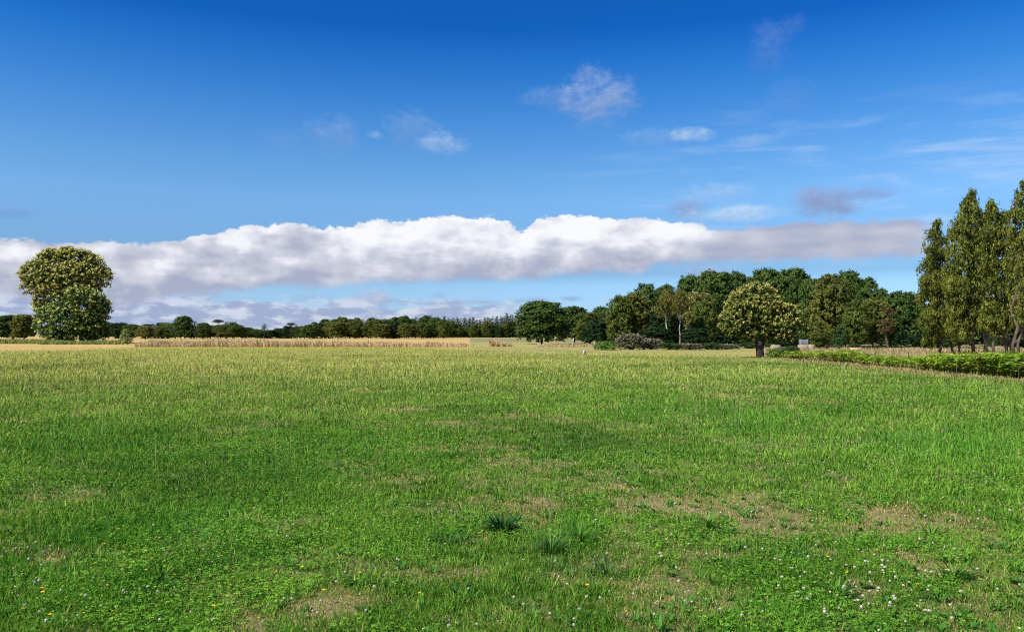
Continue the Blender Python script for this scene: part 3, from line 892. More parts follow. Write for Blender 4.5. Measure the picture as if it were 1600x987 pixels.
bushes = [
    (947, 534, 34, 86, P_BRIGHT, 'bush', 'bright green low bush at the left foot of the wood'),
    (985, 523, 46, 88, P_BUSHFL, 'bush', 'rounded pinkish-grey flowering bush at the foot of the wood'),
    (1018, 530, 34, 89, P_BUSHFL, 'bush', 'smaller pale flowering bush right of the pinkish one'),
    (1048, 536, 34, 87, P_BUSH[0], 'bush', 'green bush at the foot of the white-stemmed birches'),
    (1078, 537, 36, 87, P_BUSHFL, 'bramble_bush', 'bramble with white flecks right of the white-stemmed birches'),
    (1108, 536, 38, 88, P_BUSH[1], 'bush', 'green bush left of the creamy chestnut, before the wood'),
    (1138, 538, 34, 90, P_BUSHFL, 'bramble_bush', 'flecked bramble beneath the left boughs of the creamy chestnut'),
    (1024, 512, 50, 98, P_UNDER[0], 'bush', 'tall dark shrub left of the white birch stems'),
    (1086, 514, 44, 96, P_UNDER[1], 'bush', 'tall dark shrub right of the white birch stems'),
    (1337, 538, 26, 90, P_BUSH[0], 'bush', 'small leafy bush before the bright young conifer'),
    (1300, 540, 30, 90, P_BUSH[1], 'bush', 'low green bush along the wood foot, right of the grey crate'),
    (1365, 540, 30, 92, P_BUSH[1], 'bush', 'low green bush at the wood foot below the rust-brown tree'),
    (1238, 541, 22, 66, P_BUSH[0], 'bush', 'scrubby green bush between the pale bales behind the bracken'),
    (1224, 543, 20, 67, P_BUSHFL, 'bush', 'brownish scrub right of the small pale bale'),
    (1213, 546, 26, 57, P_BRIGHT, 'bush', 'yellow-green shrub just right of the creamy chestnut trunk'),
    (1246, 548, 24, 55, P_BUSH[1], 'bush', 'small green shrub near the bracken end, in front of the long pale bale'),
    (197, 516, 19, 128, P_SAPLING, 'sapling', 'small pale green sapling beside the tall dry grass, right of the big chestnut'),
]
for (u, vt, w, D, P, name, lab) in bushes: plant(P, u, vt, w, D, name, lab, cat='bush', rng=R5)
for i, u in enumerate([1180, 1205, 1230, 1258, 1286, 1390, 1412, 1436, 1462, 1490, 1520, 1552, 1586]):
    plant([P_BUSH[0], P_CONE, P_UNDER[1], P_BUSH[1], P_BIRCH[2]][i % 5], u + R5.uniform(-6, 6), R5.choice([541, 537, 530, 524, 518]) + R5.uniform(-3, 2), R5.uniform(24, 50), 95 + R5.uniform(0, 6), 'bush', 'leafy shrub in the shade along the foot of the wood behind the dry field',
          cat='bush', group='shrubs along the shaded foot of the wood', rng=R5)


# ---------------- eucalyptus on the right
def eucalyptus(seed, D, u0, label, px, stems, bright=1.0):
    rng = rng_(seed)
    base = at(u0, 545, D); base[2] = 0
    t = thing('eucalyptus_tree', label, 'tree', base, 0, 'eucalyptus trees behind the bracken')
    lob = local(lobes_px(px, D, rng, 1.5, 3), base)
    lob[:, :3] += rng.normal(size=(len(lob), 3)) * lob[:, 3:4] * np.array([.28, .3, .22])
    sc_ = rng.uniform(.72, 1.18, len(lob))[:, None]; lob[:, 3:6] *= sc_
    lob[:, 5] *= 1.2
    extra = []
    for i in range(len(lob)):                              # hanging sprays that feather the outline
        l = lob[i]
        for k in range(3):
            d = rng.normal(size=3); d /= np.linalg.norm(d)
            r = l[3] * rng.uniform(.22, .36)
            extra.append((*(l[:3] + d * l[3:6] * rng.uniform(.95, 1.35)), r * .8, r * .8, r * 1.6))
    lob = np.vstack([lob, extra])
    mb = MB()
    ca, cb = np.array((0.020, 0.046, 0.009)) * bright, np.array((0.245, 0.255, 0.038)) * bright
    foliage(mb, rng, lob, .21, 11, .21, ca, cb, cover=.78, droop=1.1, aspect=.34, clump_stretch=(.8, .8, 1.5), up=.05, jit=.35, inner=.10)
    mb.build('crown', [M['leaf'], M['petal']], t)
    tr = MB()
    H = max(l[2] for l in lob)
    for k, (du, r) in enumerate(stems):
        x0 = du / F * D
        top = (x0 * .6 + rng.normal() * .1, rng.normal() * .2, H * (.9 - .12 * k))
        tr.tube(*limb(rng, (x0, rng.normal() * .15, -.05), top, r, .025, 10, .025), seg=8)
    for l in lob[:len(px) * 3:3]:
        z0 = max(.8, l[2] - H * .10); x0 = stems[0][0] / F * D
        tr.tube(*limb(rng, (x0 * .8, 0, z0), l[:3], .06, .02, 5, .06), seg=5)
    tr.build('trunk', [M['eucbark']], t)


eucalyptus(301, 67, 1468, 'leftmost eucalyptus, lower than its neighbours with a pointed top, foliage low to the ground',
           [(1466, 350, 4), (1464, 362, 7), (1460, 378, 10), (1470, 385, 9), (1456, 398, 12), (1468, 410, 15), (1451, 422, 11), (1449, 445, 12), (1465, 440, 17), (1478, 430, 11),
            (1453, 468, 13), (1470, 470, 17), (1456, 495, 13), (1472, 500, 15), (1451, 518, 11), (1466, 526, 13), (1482, 518, 11), (1450, 536, 8), (1483, 452, 9), (1444, 462, 7), (1443, 500, 8), (1476, 400, 7), (1484, 490, 10)], [(-4, .13), (22, .11), (30, .09)], .85)
eucalyptus(302, 61, 1517, 'tall broad eucalyptus with a feathery spire, second from the left of the group',
           [(1518, 305, 4), (1516, 316, 7), (1512, 330, 10), (1524, 334, 9), (1506, 350, 13), (1522, 355, 13), (1501, 375, 14), (1520, 380, 16), (1535, 375, 10), (1499, 400, 14),
            (1515, 410, 17), (1501, 430, 15), (1522, 440, 17), (1505, 460, 15), (1528, 470, 15), (1499, 490, 14), (1515, 500, 15), (1530, 505, 11), (1505, 524, 11), (1540, 420, 12), (1534, 400, 12), (1488, 396, 8), (1492, 372, 6), (1547, 398, 8), (1532, 352, 6), (1508, 322, 5), (1488, 418, 9), (1489, 450, 12), (1488, 482, 12), (1490, 512, 11), (1540, 350, 8), (1541, 445, 13), (1539, 482, 11)],
           [(2, .14), (18, .13), (24, .10)])
eucalyptus(303, 57, 1560, 'brown-tipped eucalyptus third from the left, between the tall spire and the picture edge',
           [(1549, 322, 4), (1551, 333, 6), (1556, 347, 9), (1565, 352, 7), (1548, 364, 10), (1562, 372, 13), (1575, 367, 8), (1550, 390, 12), (1568, 395, 14), (1546, 415, 12),
            (1560, 425, 15), (1578, 420, 11), (1550, 450, 13), (1568, 455, 15), (1546, 480, 12), (1562, 490, 13), (1555, 513, 10), (1575, 508, 10), (1581, 385, 10), (1583, 445, 12), (1580, 475, 11), (1540, 505, 10), (1586, 420, 10), (1587, 462, 10), (1574, 340, 6), (1541, 392, 8)], [(12, .12), (14.5, .09), (-6, .09)], .95)
eucalyptus(304, 53, 1598, 'eucalyptus cut by the right edge of the picture, with bare lower stems',
           [(1600, 292, 6), (1596, 310, 10), (1606, 318, 13), (1592, 340, 12), (1610, 345, 17), (1590, 370, 12), (1605, 380, 17), (1622, 370, 16), (1590, 405, 13), (1608, 415, 17),
            (1625, 410, 16), (1595, 440, 14), (1612, 450, 17), (1600, 475, 13), (1620, 485, 16), (1595, 498, 9), (1630, 450, 14), (1610, 508, 11), (1640, 350, 16), (1645, 420, 18)],
           [(-14, .11), (-8, .10), (8, .14)])


# ---------------- far trees along the horizon
def far_trees():
    R = random.Random(77)
    special = [
        (289, 495, 26, 290, P_OAK[1], 'far_tree', 'tallest dark tree in the far line right of the big chestnut'),
        (274, 498, 18, 292, P_PINE[0], 'pine_tree', 'dark pine just left of the tallest tree in the far line'),
        (304, 502, 18, 288, P_PINE[1], 'pine_tree', 'rounded dark pine just right of the tallest tree in the far line'),
        (262, 505, 26, 300, P_OLIVE[0], 'far_tree', 'brownish tree left of the dark pine in the far line'),
        (228, 510, 28, 270, P_BLOSSOM, 'far_tree', 'rounded yellow-green tree low in the far line, near the pale sapling'),
        (341, 500, 15, 285, P_UMB, 'umbrella_pine', 'flat-topped umbrella pine with bare stem in the far line'),
        (353, 502, 20, 286, P_LAYER[0], 'pine_tree', 'layered pine beside the flat-topped umbrella pine'),
        (366, 504, 22, 282, P_OAKTOP[0], 'far_tree', 'tall rounded tree right of the layered pine in the far line'),
        (378, 511, 16, 284, P_OLIVE[1], 'far_tree', 'grey-green tree right of the tall rounded one in the far line'),
        (387, 513, 10, 300, P_PINE[2], 'pine_tree', 'thin spindly little pine in the dip of the far line'),
        (413, 506, 15, 285, P_LAYER[1], 'pine_tree', 'lone tufted pine sticking up out of the dip in the far line'),
        (455, 505, 12, 290, P_UMB, 'umbrella_pine', 'smaller umbrella pine right of the dip in the far line'),
        (464, 507, 14, 292, P_LAYER[0], 'pine_tree', 'layered pine touching the smaller umbrella pine'),
        (484, 508, 26, 280, P_OAK[2], 'far_tree', 'round dark tree right of the smaller umbrella pine'),
        (318, 505, 20, 288, P_OAK[0], 'far_tree', 'dark tree between the rounded pine and the flat-topped umbrella pine'),
        (20, 494, 60, 260, P_OAK[1], 'far_tree', 'dark far tree at the left edge of the picture'),
        (38, 492, 36, 255, P_OLIVE[0], 'far_tree', 'brownish far tree left of the big chestnut'),
        (-20, 496, 60, 262, P_OAK[0], 'far_tree', 'dark far tree cut off by the left picture edge'),
    ]
    for (u, vt, w, D, P, n, l) in special: plant(P, u, vt, w, D, n, l, group='far line of trees behind the tall dry grass', rng=R)
    # low bushy trees that close the line
    for i in range(44):
        u = 160 + i * (690 - 160) / 43 + R.uniform(-6, 6)
        vt = np.interp(u, [160, 210, 250, 380, 400, 440, 480, 520, 700], [507, 507, 507, 509, 514, 513, 508, 505, 503]) + R.uniform(-2.5, 3)
        P = R.choice([P_OAK[0], P_OAK[1], P_OAK[2], P_OLIVE[0], P_BIRCH[0], P_UNDER[0]])
        plant(P, u, vt, R.uniform(20, 34), R.uniform(296, 320), 'far_tree', 'low bushy tree in the far line, closing the gaps between the taller ones',
              group='low bushy trees of the far line', rng=R)
    for i in range(26):
        u = 492 + i * 7.6 + R.uniform(-3, 3)
        vt = np.interp(u, [490, 530, 590, 620, 690], [503, 499, 497, 496.5, 495]) + R.uniform(-2.5, 3)
        P = R.choice([P_OAK[0], P_OLIVE[0], P_OLIVE[1], P_BIRCH[1], P_OAKTOP[1], P_PINE[0], P_PINE[1]])
        plant(P, u, vt, R.uniform(14, 24), R.uniform(330, 350), 'far_tree', 'mixed tree in the middle of the far line, left of the pine plantation',
              group='mixed trees left of the pine plantation', rng=R)
    for i in range(46):
        u = 664 + i * 3.55 + R.uniform(-1.6, 1.6)
        vt = np.interp(u, [660, 690, 760, 790, 794, 830], [500, 496, 497, 494, 491, 496]) + R.uniform(-1.8, 3.5)
        plant(R.choice(P_PINE), u, vt, R.uniform(9, 14), R.uniform(395, 425), 'pine_tree', 'slender dark pine in the close plantation left of the round oak',
              group='pines of the far plantation', rng=R)
    for i in range(22):
        u = 660 + i * 8 + R.uniform(-3, 3)
        plant(R.choice([P_OLIVE[0], P_BIRCH[0], P_UNDER[1], P_BIRCH[2]]), u, R.uniform(503, 512), R.uniform(13, 22), R.uniform(385, 394), 'far_tree',
              'small tree at the foot of the pine plantation', group='small trees before the pine plantation', rng=R)
    plant(P_PINE[3], 792, 488.5, 13, 392, 'pine_tree', 'tallest pine of the plantation, a dark spike near the round oak', rng=R)
    for i in range(30):
        u = 560 + i * 8.6
        plant(P_UNDER[i % 2], u, R.uniform(508, 513), 26, 432 + R.uniform(0, 8), 'far_tree', 'dark low tree behind the pine plantation, filling it from the back',
              group='dark low trees behind the pine plantation', rng=R)


far_trees()


# ------------------------------------------------------------------ grass blades
def blades(x, y, h, w, col_root, col_tip, lean, rng, seg=2, lean_dir=None):
    """curved tapering blades as arrays; seg 2 -> quad + triangle, seg 1 -> single triangle"""
    n = len(x)
    z0 = gz(x, y) - 0.004
    th = rng.uniform(0, 2 * np.pi, n)
    ax, ay = np.cos(th) * w * .5, np.sin(th) * w * .5
    la = rng.uniform(0, 2 * np.pi, n) if lean_dir is None else lean_dir
    lx, ly = np.cos(la) * lean * h, np.sin(la) * lean * h
    b0 = np.stack([x - ax, y - ay, z0], -1); b1 = np.stack([x + ax, y + ay, z0], -1)
    tip = np.stack([x + lx, y + ly, z0 + h * np.sqrt(np.maximum(0.05, 1 - np.minimum(lean, .95) ** 2))], -1)
    if seg == 1:
        V = np.stack([b0, b1, tip], 1).reshape(-1, 3)
        Cc = np.stack([col_root, col_root, col_tip], 1).reshape(-1, 3)
        return V, None, np.arange(3 * n).reshape(n, 3), Cc
    mx, my = x + lx * .36, y + ly * .36
    zm = z0 + h * .58
    m0 = np.stack([mx - ax * .8, my - ay * .8, zm], -1); m1 = np.stack([mx + ax * .8, my + ay * .8, zm], -1)
    V = np.stack([b0, b1, m1, m0, tip], 1).reshape(-1, 3)
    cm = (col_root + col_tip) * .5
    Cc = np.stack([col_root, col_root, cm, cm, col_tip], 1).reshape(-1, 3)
    o = np.arange(n)[:, None] * 5
    return V, o + np.array([0, 1, 2, 3]), o + np.array([3, 2, 4]), Cc


def scatter(rng, n, d0, d1, margin=0.70):
    D = np.exp(rng.uniform(math.log(d0), math.log(d1), n))
    x = rng.uniform(-1, 1, n) * D * margin
    return x, D


def grass_colours(f, rng, n, tone):
    k = np.clip(tone * .75 + rng.normal(size=n) * .16 + .08, 0, 1)
    g = lerp((0.036, 0.148, 0.009), (0.275, 0.460, 0.056), k)  # pale end raised to put blade highlights into the colour
    blue = np.clip((f['n3'] - .52) * 5, 0, 1)
    g = lerp(g, (0.075, 0.210, 0.050), blue * .4)
    g = lerp(g, (0.080, 0.300, 0.024), np.clip(f['lush'] * .55, 0, 1))
    g = lerp(g, (0.560, 0.520, 0.150), np.clip(f['olive'] * rng.uniform(.5, 1.15, n), 0, 1) * .95)
    kind = np.clip((f['n1'] - .5) * 2.2 + (f['n2'] - .5) * 1.3, -1, 1)      # stands of darker and paler grass species
    g = g * (1 + .20 * kind)[:, None]
    g = lerp(g, (0.030, 0.150, 0.016), np.clip(-kind * .25, 0, .25) * (1 - f['olive']))
    straw = lerp((0.31, 0.235, 0.075), (0.58, 0.48, 0.20), rng.random(n))
    p = np.clip(0.04 + f['dry'] * .66 + f['olive'] * .20, 0, .92)
    iss = rng.random(n) < p
    g = np.where(iss[:, None], straw, g)
    return g * rng.uniform(.75, 1.25, n)[:, None], iss


def build_grass():
    rng = rng_(2024)
    parts = []
    for (n, d0, d1, seg, per) in ((400000, 3.9, 14, 2, 13), (270000, 14, 45, 2, 6), (230000, 45, 128, 1, 3)):
        nt = n // per
        tx, ty = scatter(rng, nt, d0, d1, .72)                 # tussocks
        ttone = np.clip(fbm(tx, ty, 1.7, 3, 611) * 1.5 - .25 + rng.normal(size=nt) * .22, 0, 1)
        tsize = np.exp(rng.normal(size=nt) * .33)
        idx = rng.integers(0, nt, n)
        spread = np.maximum(.020, ty[idx] * .0028) * tsize[idx]
        ox = rng.normal(size=n) * spread; oy = rng.normal(size=n) * spread
        x = tx[idx] + ox; y = ty[idx] + oy
        loose = rng.random(n) < .35
        lx_, ly_ = scatter(rng, n, d0, d1, .72)
        x = np.where(loose, lx_, x); y = np.where(loose, ly_, y)
        tone = np.where(loose, rng.random(n), ttone[idx]); size = np.where(loose, .8, tsize[idx])
        outdir = np.where(loose, rng.uniform(0, 6.28, n), np.arctan2(oy, ox) + rng.normal(size=n) * .5)
        f = field(x, y)
        soft = np.interp(f['u'], [-100, 430, 640, 760, 1180, 1200], [2.2, 1.2, 1.5, 4.5, 3.5, 1.0])
        keep = (f['inside'] > rng.normal(size=n) * soft + .5)
        keep &= rng.random(n) > f['dry'] * .22
        x, y, tone, size, outdir = x[keep], y[keep], tone[keep], size[keep], outdir[keep]; f = {k: v[keep] for k, v in f.items()}; n = len(x)
        D = f['D']
        col, iss = grass_colours(f, rng, n, tone)
        h = .84 * (0.030 + 0.075 * f['n1'] + .035 * f['lush'] + 0.06 * sstep(8, 30, D)) * rng.uniform(.5, 1.45, n) * size
        h *= np.where(iss, .72, 1.0) * (1 - .40 * f['dry'])
        h *= 1 - .45 * sstep(50, 110, D)
        w = np.maximum(0.0042, D / 796 * .72) * rng.uniform(.6, 1.35, n)
        lean = np.abs(rng.normal(size=n)) * .42 + np.where(iss, .35, .12) + .15 * sstep(20, 6, D)
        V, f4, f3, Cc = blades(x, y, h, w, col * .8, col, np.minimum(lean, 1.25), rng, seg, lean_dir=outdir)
        parts.append((V, f4, f3, Cc))
    # taller pale tufts in the middle distance, thinly spread
    mb = MB()
    for p in parts: mb.add(p[0], p[1], p[2], p[3])
    tag(mb.build('meadow_grass', [M['grass']]), 'short green grass mixed with dry straw covering the whole field', 'grass', kind='stuff')

    # stems with seed heads
    rng = rng_(99)
    n = 9000
    x, y = scatter(rng, n, 5.5, 75, .70)
    f = field(x, y)
    u, v = f['u'], f['v']
    want = .15 + .75 * np.exp(-(((u - 1150) / 170) ** 2 + ((v - 655) / 30) ** 2)) + .65 * np.exp(-(((u - 850) / 60) ** 2 + ((v - 800) / 26) ** 2)) \
        + .55 * sstep(700, 200, u) * sstep(680, 600, v) + .5 * sstep(14, 40, f['D'])
    keep = (rng.random(n) < want) & (f['inside'] > 3)
    x, y = x[keep], y[keep]; n = len(x); D = np.hypot(x, y)
    k = rng.random(n)
    col = lerp((0.20, 0.26, 0.09), (0.46, 0.40, 0.20), k) * rng.uniform(.8, 1.2, n)[:, None]
    h = rng.uniform(.18, .42, n)
    w = np.maximum(.0028, D / 796 * .42)
    V, f4, f3, Cc = blades(x, y, h, w, lerp((0.06, .12, .02), (.2, .2, .07), k), col, np.abs(rng.normal(size=n)) * .22, rng, 2)
    mb = MB().add(V, f4, f3, Cc)
    tag(mb.build('seed_stems', [M['straw']]), 'thin pale flowering grass stems standing above the turf', 'grass', kind='stuff')


build_grass()


def build_clover_leaves():
    rng = rng_(404)
    n = 230000
    x, y = scatter(rng, n, 3.9, 26, .72)
    f = field(x, y)
    c = fbm(x, y, .55, 4, 311) + f['lush'] * .10 - f['dry'] * .30
    keep = (c > .47 + rng.normal(size=n) * .045)
    x, y = x[keep], y[keep]; n = len(x); D = np.hypot(x, y); n2 = f['n2'][keep]
    z = gz(x, y) + rng.uniform(.012, .062, n)
    s = np.maximum(.0115, D / 796 * .95) * rng.uniform(.7, 1.3, n)
    col = lerp((0.066, 0.200, 0.013), (0.195, 0.385, 0.036), np.clip(n2 + rng.normal(size=n) * .25, 0, 1)) * rng.uniform(.75, 1.25, n)[:, None]
    mb = MB()
    N = np.stack([rng.normal(size=n) * .45, rng.normal(size=n) * .45 - .1, np.ones(n)], -1)
    a0 = rng.uniform(0, 6.28, n)
    for k in range(3):
        a = a0 + k * 2.094
        T = np.stack([np.cos(a), np.sin(a), rng.normal(size=n) * .25], -1)
        V, Fq = leaf_quads(np.stack([x, y, z], -1) + T * s[:, None] * .52, N + rng.normal(size=(n, 3)) * .2, s, s * .85, T, rng)
        mb.add(V, Fq, None, np.repeat(col, 4, 0))
    tag(mb.build('clover_patches', [M['clover']]), 'low leafy patches of clover spread through the near grass', 'ground cover', kind='stuff')


build_clover_leaves()


def build_broadleaf():
    rng = rng_(515)
    n = 2600
    x, y = scatter(rng, n, 4.0, 24, .70)
    f = field(x, y)
    keep = rng.random(n) < np.clip(fbm(x, y, .7, 3, 71) * 2.6 - .75, .03, 1)
    x, y = x[keep], y[keep]
    mb = MB()
    nl = 15
    n = len(x)
    kind = rng.random(n)
    for j in range(nl):
        a = rng.uniform(0, 6.28, n); L = (.035 + .050 * kind) * rng.uniform(.6, 1.3, n) * (1 + .015 * y)
        e = rng.uniform(.05, .85, n)
        T = np.stack([np.cos(a) * np.cos(e), np.sin(a) * np.cos(e), np.sin(e)], -1)
        c = np.stack([x, y, gz(x, y) + .004], -1)
        N = np.cross(T, np.stack([-np.sin(a), np.cos(a), np.zeros(n)], -1)) * -1
        col = lerp((0.024, 0.120, 0.014), (0.085, 0.235, 0.030), np.clip(kind * .5 + rng.random(n) * .5, 0, 1))
        W = L * np.where(kind < .5, .34, .16)
        V, Fq = leaf_quads(c + T * L[:, None] * .5, N + rng.normal(size=(n, 3)) * .15, L, W, T, rng)
        mb.add(V, Fq, None, np.repeat(col * rng.uniform(.8, 1.2, n)[:, None], 4, 0))
    tag(mb.build('broadleaf_weeds', [M['clover']]), 'low broad-leaved weeds mixed through the near turf', 'ground cover', kind='stuff')


build_broadleaf()


# ------------------------------------------------------------------ tall dry grass strip, weeds, bracken
def build_tall_grass():
    rng = rng_(55)
    n = 14000
    u = np.concatenate([212 + 521 * rng.random(n) ** 1.25, rng.uniform(766, 802, 900), rng.uniform(840, 935, 1000)])
    D = np.concatenate([rng.uniform(105.5, 116, n), rng.uniform(109, 113, 900), rng.uniform(106, 113, 1000)])
    x = (u - 800) / F * D
    hmax = np.where(u < 735, np.interp(u, [212, 240, 420, 600, 700, 734], [.45, 1.0, 1.0, .82, .62, .35]), np.where(u < 803, np.interp(u, [766, 780, 802], [1.0, .95, .3]), .42))
    hmax = hmax * (0.20 + 1.45 * fbm(x, D, .45, 4, 8))
    h = hmax * rng.uniform(.55, 1.12, len(x))
    k = rng.random(len(x))
    tip = lerp((0.48, 0.36, 0.20), (0.68, 0.55, 0.35), k)
    root = lerp((0.40, 0.26, 0.10), (0.50, 0.34, 0.14), k)
    lean = np.abs(rng.normal(size=len(x))) * .3 + .18
    V, f4, f3, Cc = blades(x, D, h, rng.uniform(.04, .11, len(x)), root, tip, lean, rng, 2, lean_dir=np.pi + rng.normal(size=len(x)) * .7)
    tag(MB().add(V, f4, f3, Cc).build('tall_dry_grass', [M['straw']]), 'tall straw-coloured dry grass in a strip along the far edge of the field', 'grass', kind='stuff')

    n = 6000
    u = rng.uniform(-150, 190, n); D = rng.uniform(140, 152, n) - np.where(u > 60, 8, 0)
    x = (u - 800) / F * D
    k = rng.random(n)
    h = rng.uniform(.4, 1.0, n) * np.interp(u, [-150, 60, 120, 190], [1.1, 1.0, .7, .9])
    col = lerp((0.16, 0.22, 0.05), (0.36, 0.36, 0.13), k)
    V, f4, f3, Cc = blades(x, D, h, np.full(n, .16), col * .8, col, np.abs(rng.normal(size=n)) * .3, rng, 2)
    tag(MB().add(V, f4, f3, Cc).build('weeds', [M['grass']]), 'rough green weeds around the foot of the big chestnut at left', 'weeds', kind='stuff')

    # rough dry grass of the field behind the bracken
    n = 9000
    u = rng.uniform(1195, 1700, n); D = rng.uniform(52, 88, n)
    x = (u - 800) / F * D
    f = field(x, D)
    keep = f['inside'] < -np.interp(u, [1190, 1300, 1600], [8, 16, 30])
    x, D, u = x[keep], D[keep], u[keep]; n = len(x)
    k = rng.random(n)
    col = lerp((0.42, 0.31, 0.17), (0.20, 0.20, 0.07), k ** 2)
    V, f4, f3, Cc = blades(x, D, rng.uniform(.12, .4, n), np.full(n, .08), col * .8, col, np.abs(rng.normal(size=n)) * .35, rng, 2)
    tag(MB().add(V, f4, f3, Cc).build('rough_pasture', [M['straw']]), 'rough tan pasture grass between the bracken and the wood', 'grass', kind='stuff')


build_tall_grass()


def build_bracken():
    rng = rng_(66)
    mb = MB()
    n = 7000
    u = rng.uniform(1196, 1700, n)
    vb = edge_v(u) - np.interp(u, [1196, 1300, 1600], [1.5, 5.0, 7.5])
    depth = rng.random(n) ** 1.2 * np.interp(u, [1196, 1290, 1350, 1700], [2.0, 3.6, 3.0, 3.8])
    Dg = EYE * F / (vb - HORIZON)
    y = Dg + depth; x = (u - 800) / F * y
    thin = rng.random(n) < np.interp(u, [1196, 1270, 1330], [.14, .35, .85])
    dense = fbm(x, y, .5, 3, 13)
    thin &= rng.random(n) < np.clip(dense * 3.0 - .75, .06, 1)
    u, x, y, dense = u[thin], x[thin], y[thin], dense[thin]; n = len(x)
    hh = np.interp(u, [1196, 1290, 1400, 1500, 1600], [.38, .60, .60, .70, .76]) * (0.50 + 1.0 * dense) * rng.uniform(.6, 1.25, n)
    a = rng.uniform(0, 6.28, n)
    L = hh * rng.uniform(.8, 1.2, n)
    young = rng.random(n)
    c0 = lerp((0.070, 0.160, 0.010), (0.330, 0.440, 0.030), young)
    c0 = lerp(c0, (0.30, 0.24, 0.06), (rng.random(n) < np.interp(u, [1196, 1300, 1400], [.38, .2, .07])) * 1.0)
    segs = 7
    for s in range(1, segs + 1):
        t = s / segs
        out = L * .75 * t ** 1.3
        z = hh * (1 - (1 - t) ** 2.2) - L * .22 * t ** 3
        p = np.stack([x + np.cos(a) * out, y + np.sin(a) * out, z], -1)
        if t < .28: continue
        size = L * .40 * (1.15 - t) + .03
        for sd in (-1, 1):
            T = np.stack([np.cos(a + sd * 1.15), np.sin(a + sd * 1.15), np.full(n, -.18)], -1)
            N = np.stack([np.cos(a) * .35, np.sin(a) * .35, np.ones(n)], -1) + rng.normal(size=(n, 3)) * .3
            V, Fq = leaf_quads(p + T * size[:, None] * .45, N, size, size * .42, T, rng)
            mb.add(V, Fq, None, np.repeat(c0 * rng.uniform(.75, 1.2, n)[:, None], 4, 0))
    # stalks
    V, f4, f3, Cc = blades(x, y, hh * .8, np.full(n, .02), c0 * .6, c0 * .8, np.full(n, .2), rng, 2, lean_dir=a)
    mb.add(V, f4, f3, Cc)
    tag(mb.build('bracken', [M['fern']]), 'bright green bracken growing in a bank along the right edge of the field', 'bracken', kind='stuff')
    # dry litter and pale grass at its foot
    n = 5000
    u = rng.uniform(1190, 1700, n)
    vb = edge_v(u) - rng.uniform(-.5, 1, n) * np.interp(u, [1190, 1300, 1600], [2.0, 6.0, 8.0])
    D = EYE * F / (vb - HORIZON); x = (u - 800) / F * D
    col = lerp((0.30, 0.20, 0.085), (0.42, 0.36, 0.16), rng.random(n))
    gr = rng.random(n) < .3; col[gr] = (.14, .20, .04)
    V, f4, f3, Cc = blades(x, D, rng.uniform(.03, .16, n), D / 796 * .8, col * .8, col, np.abs(rng.normal(size=n)) * .6, rng, 2)
    tag(MB().add(V, f4, f3, Cc).build('dry_litter', [M['straw']]), 'reddish brown dry litter along the foot of the bracken bank', 'dry grass', kind='stuff')


build_bracken()


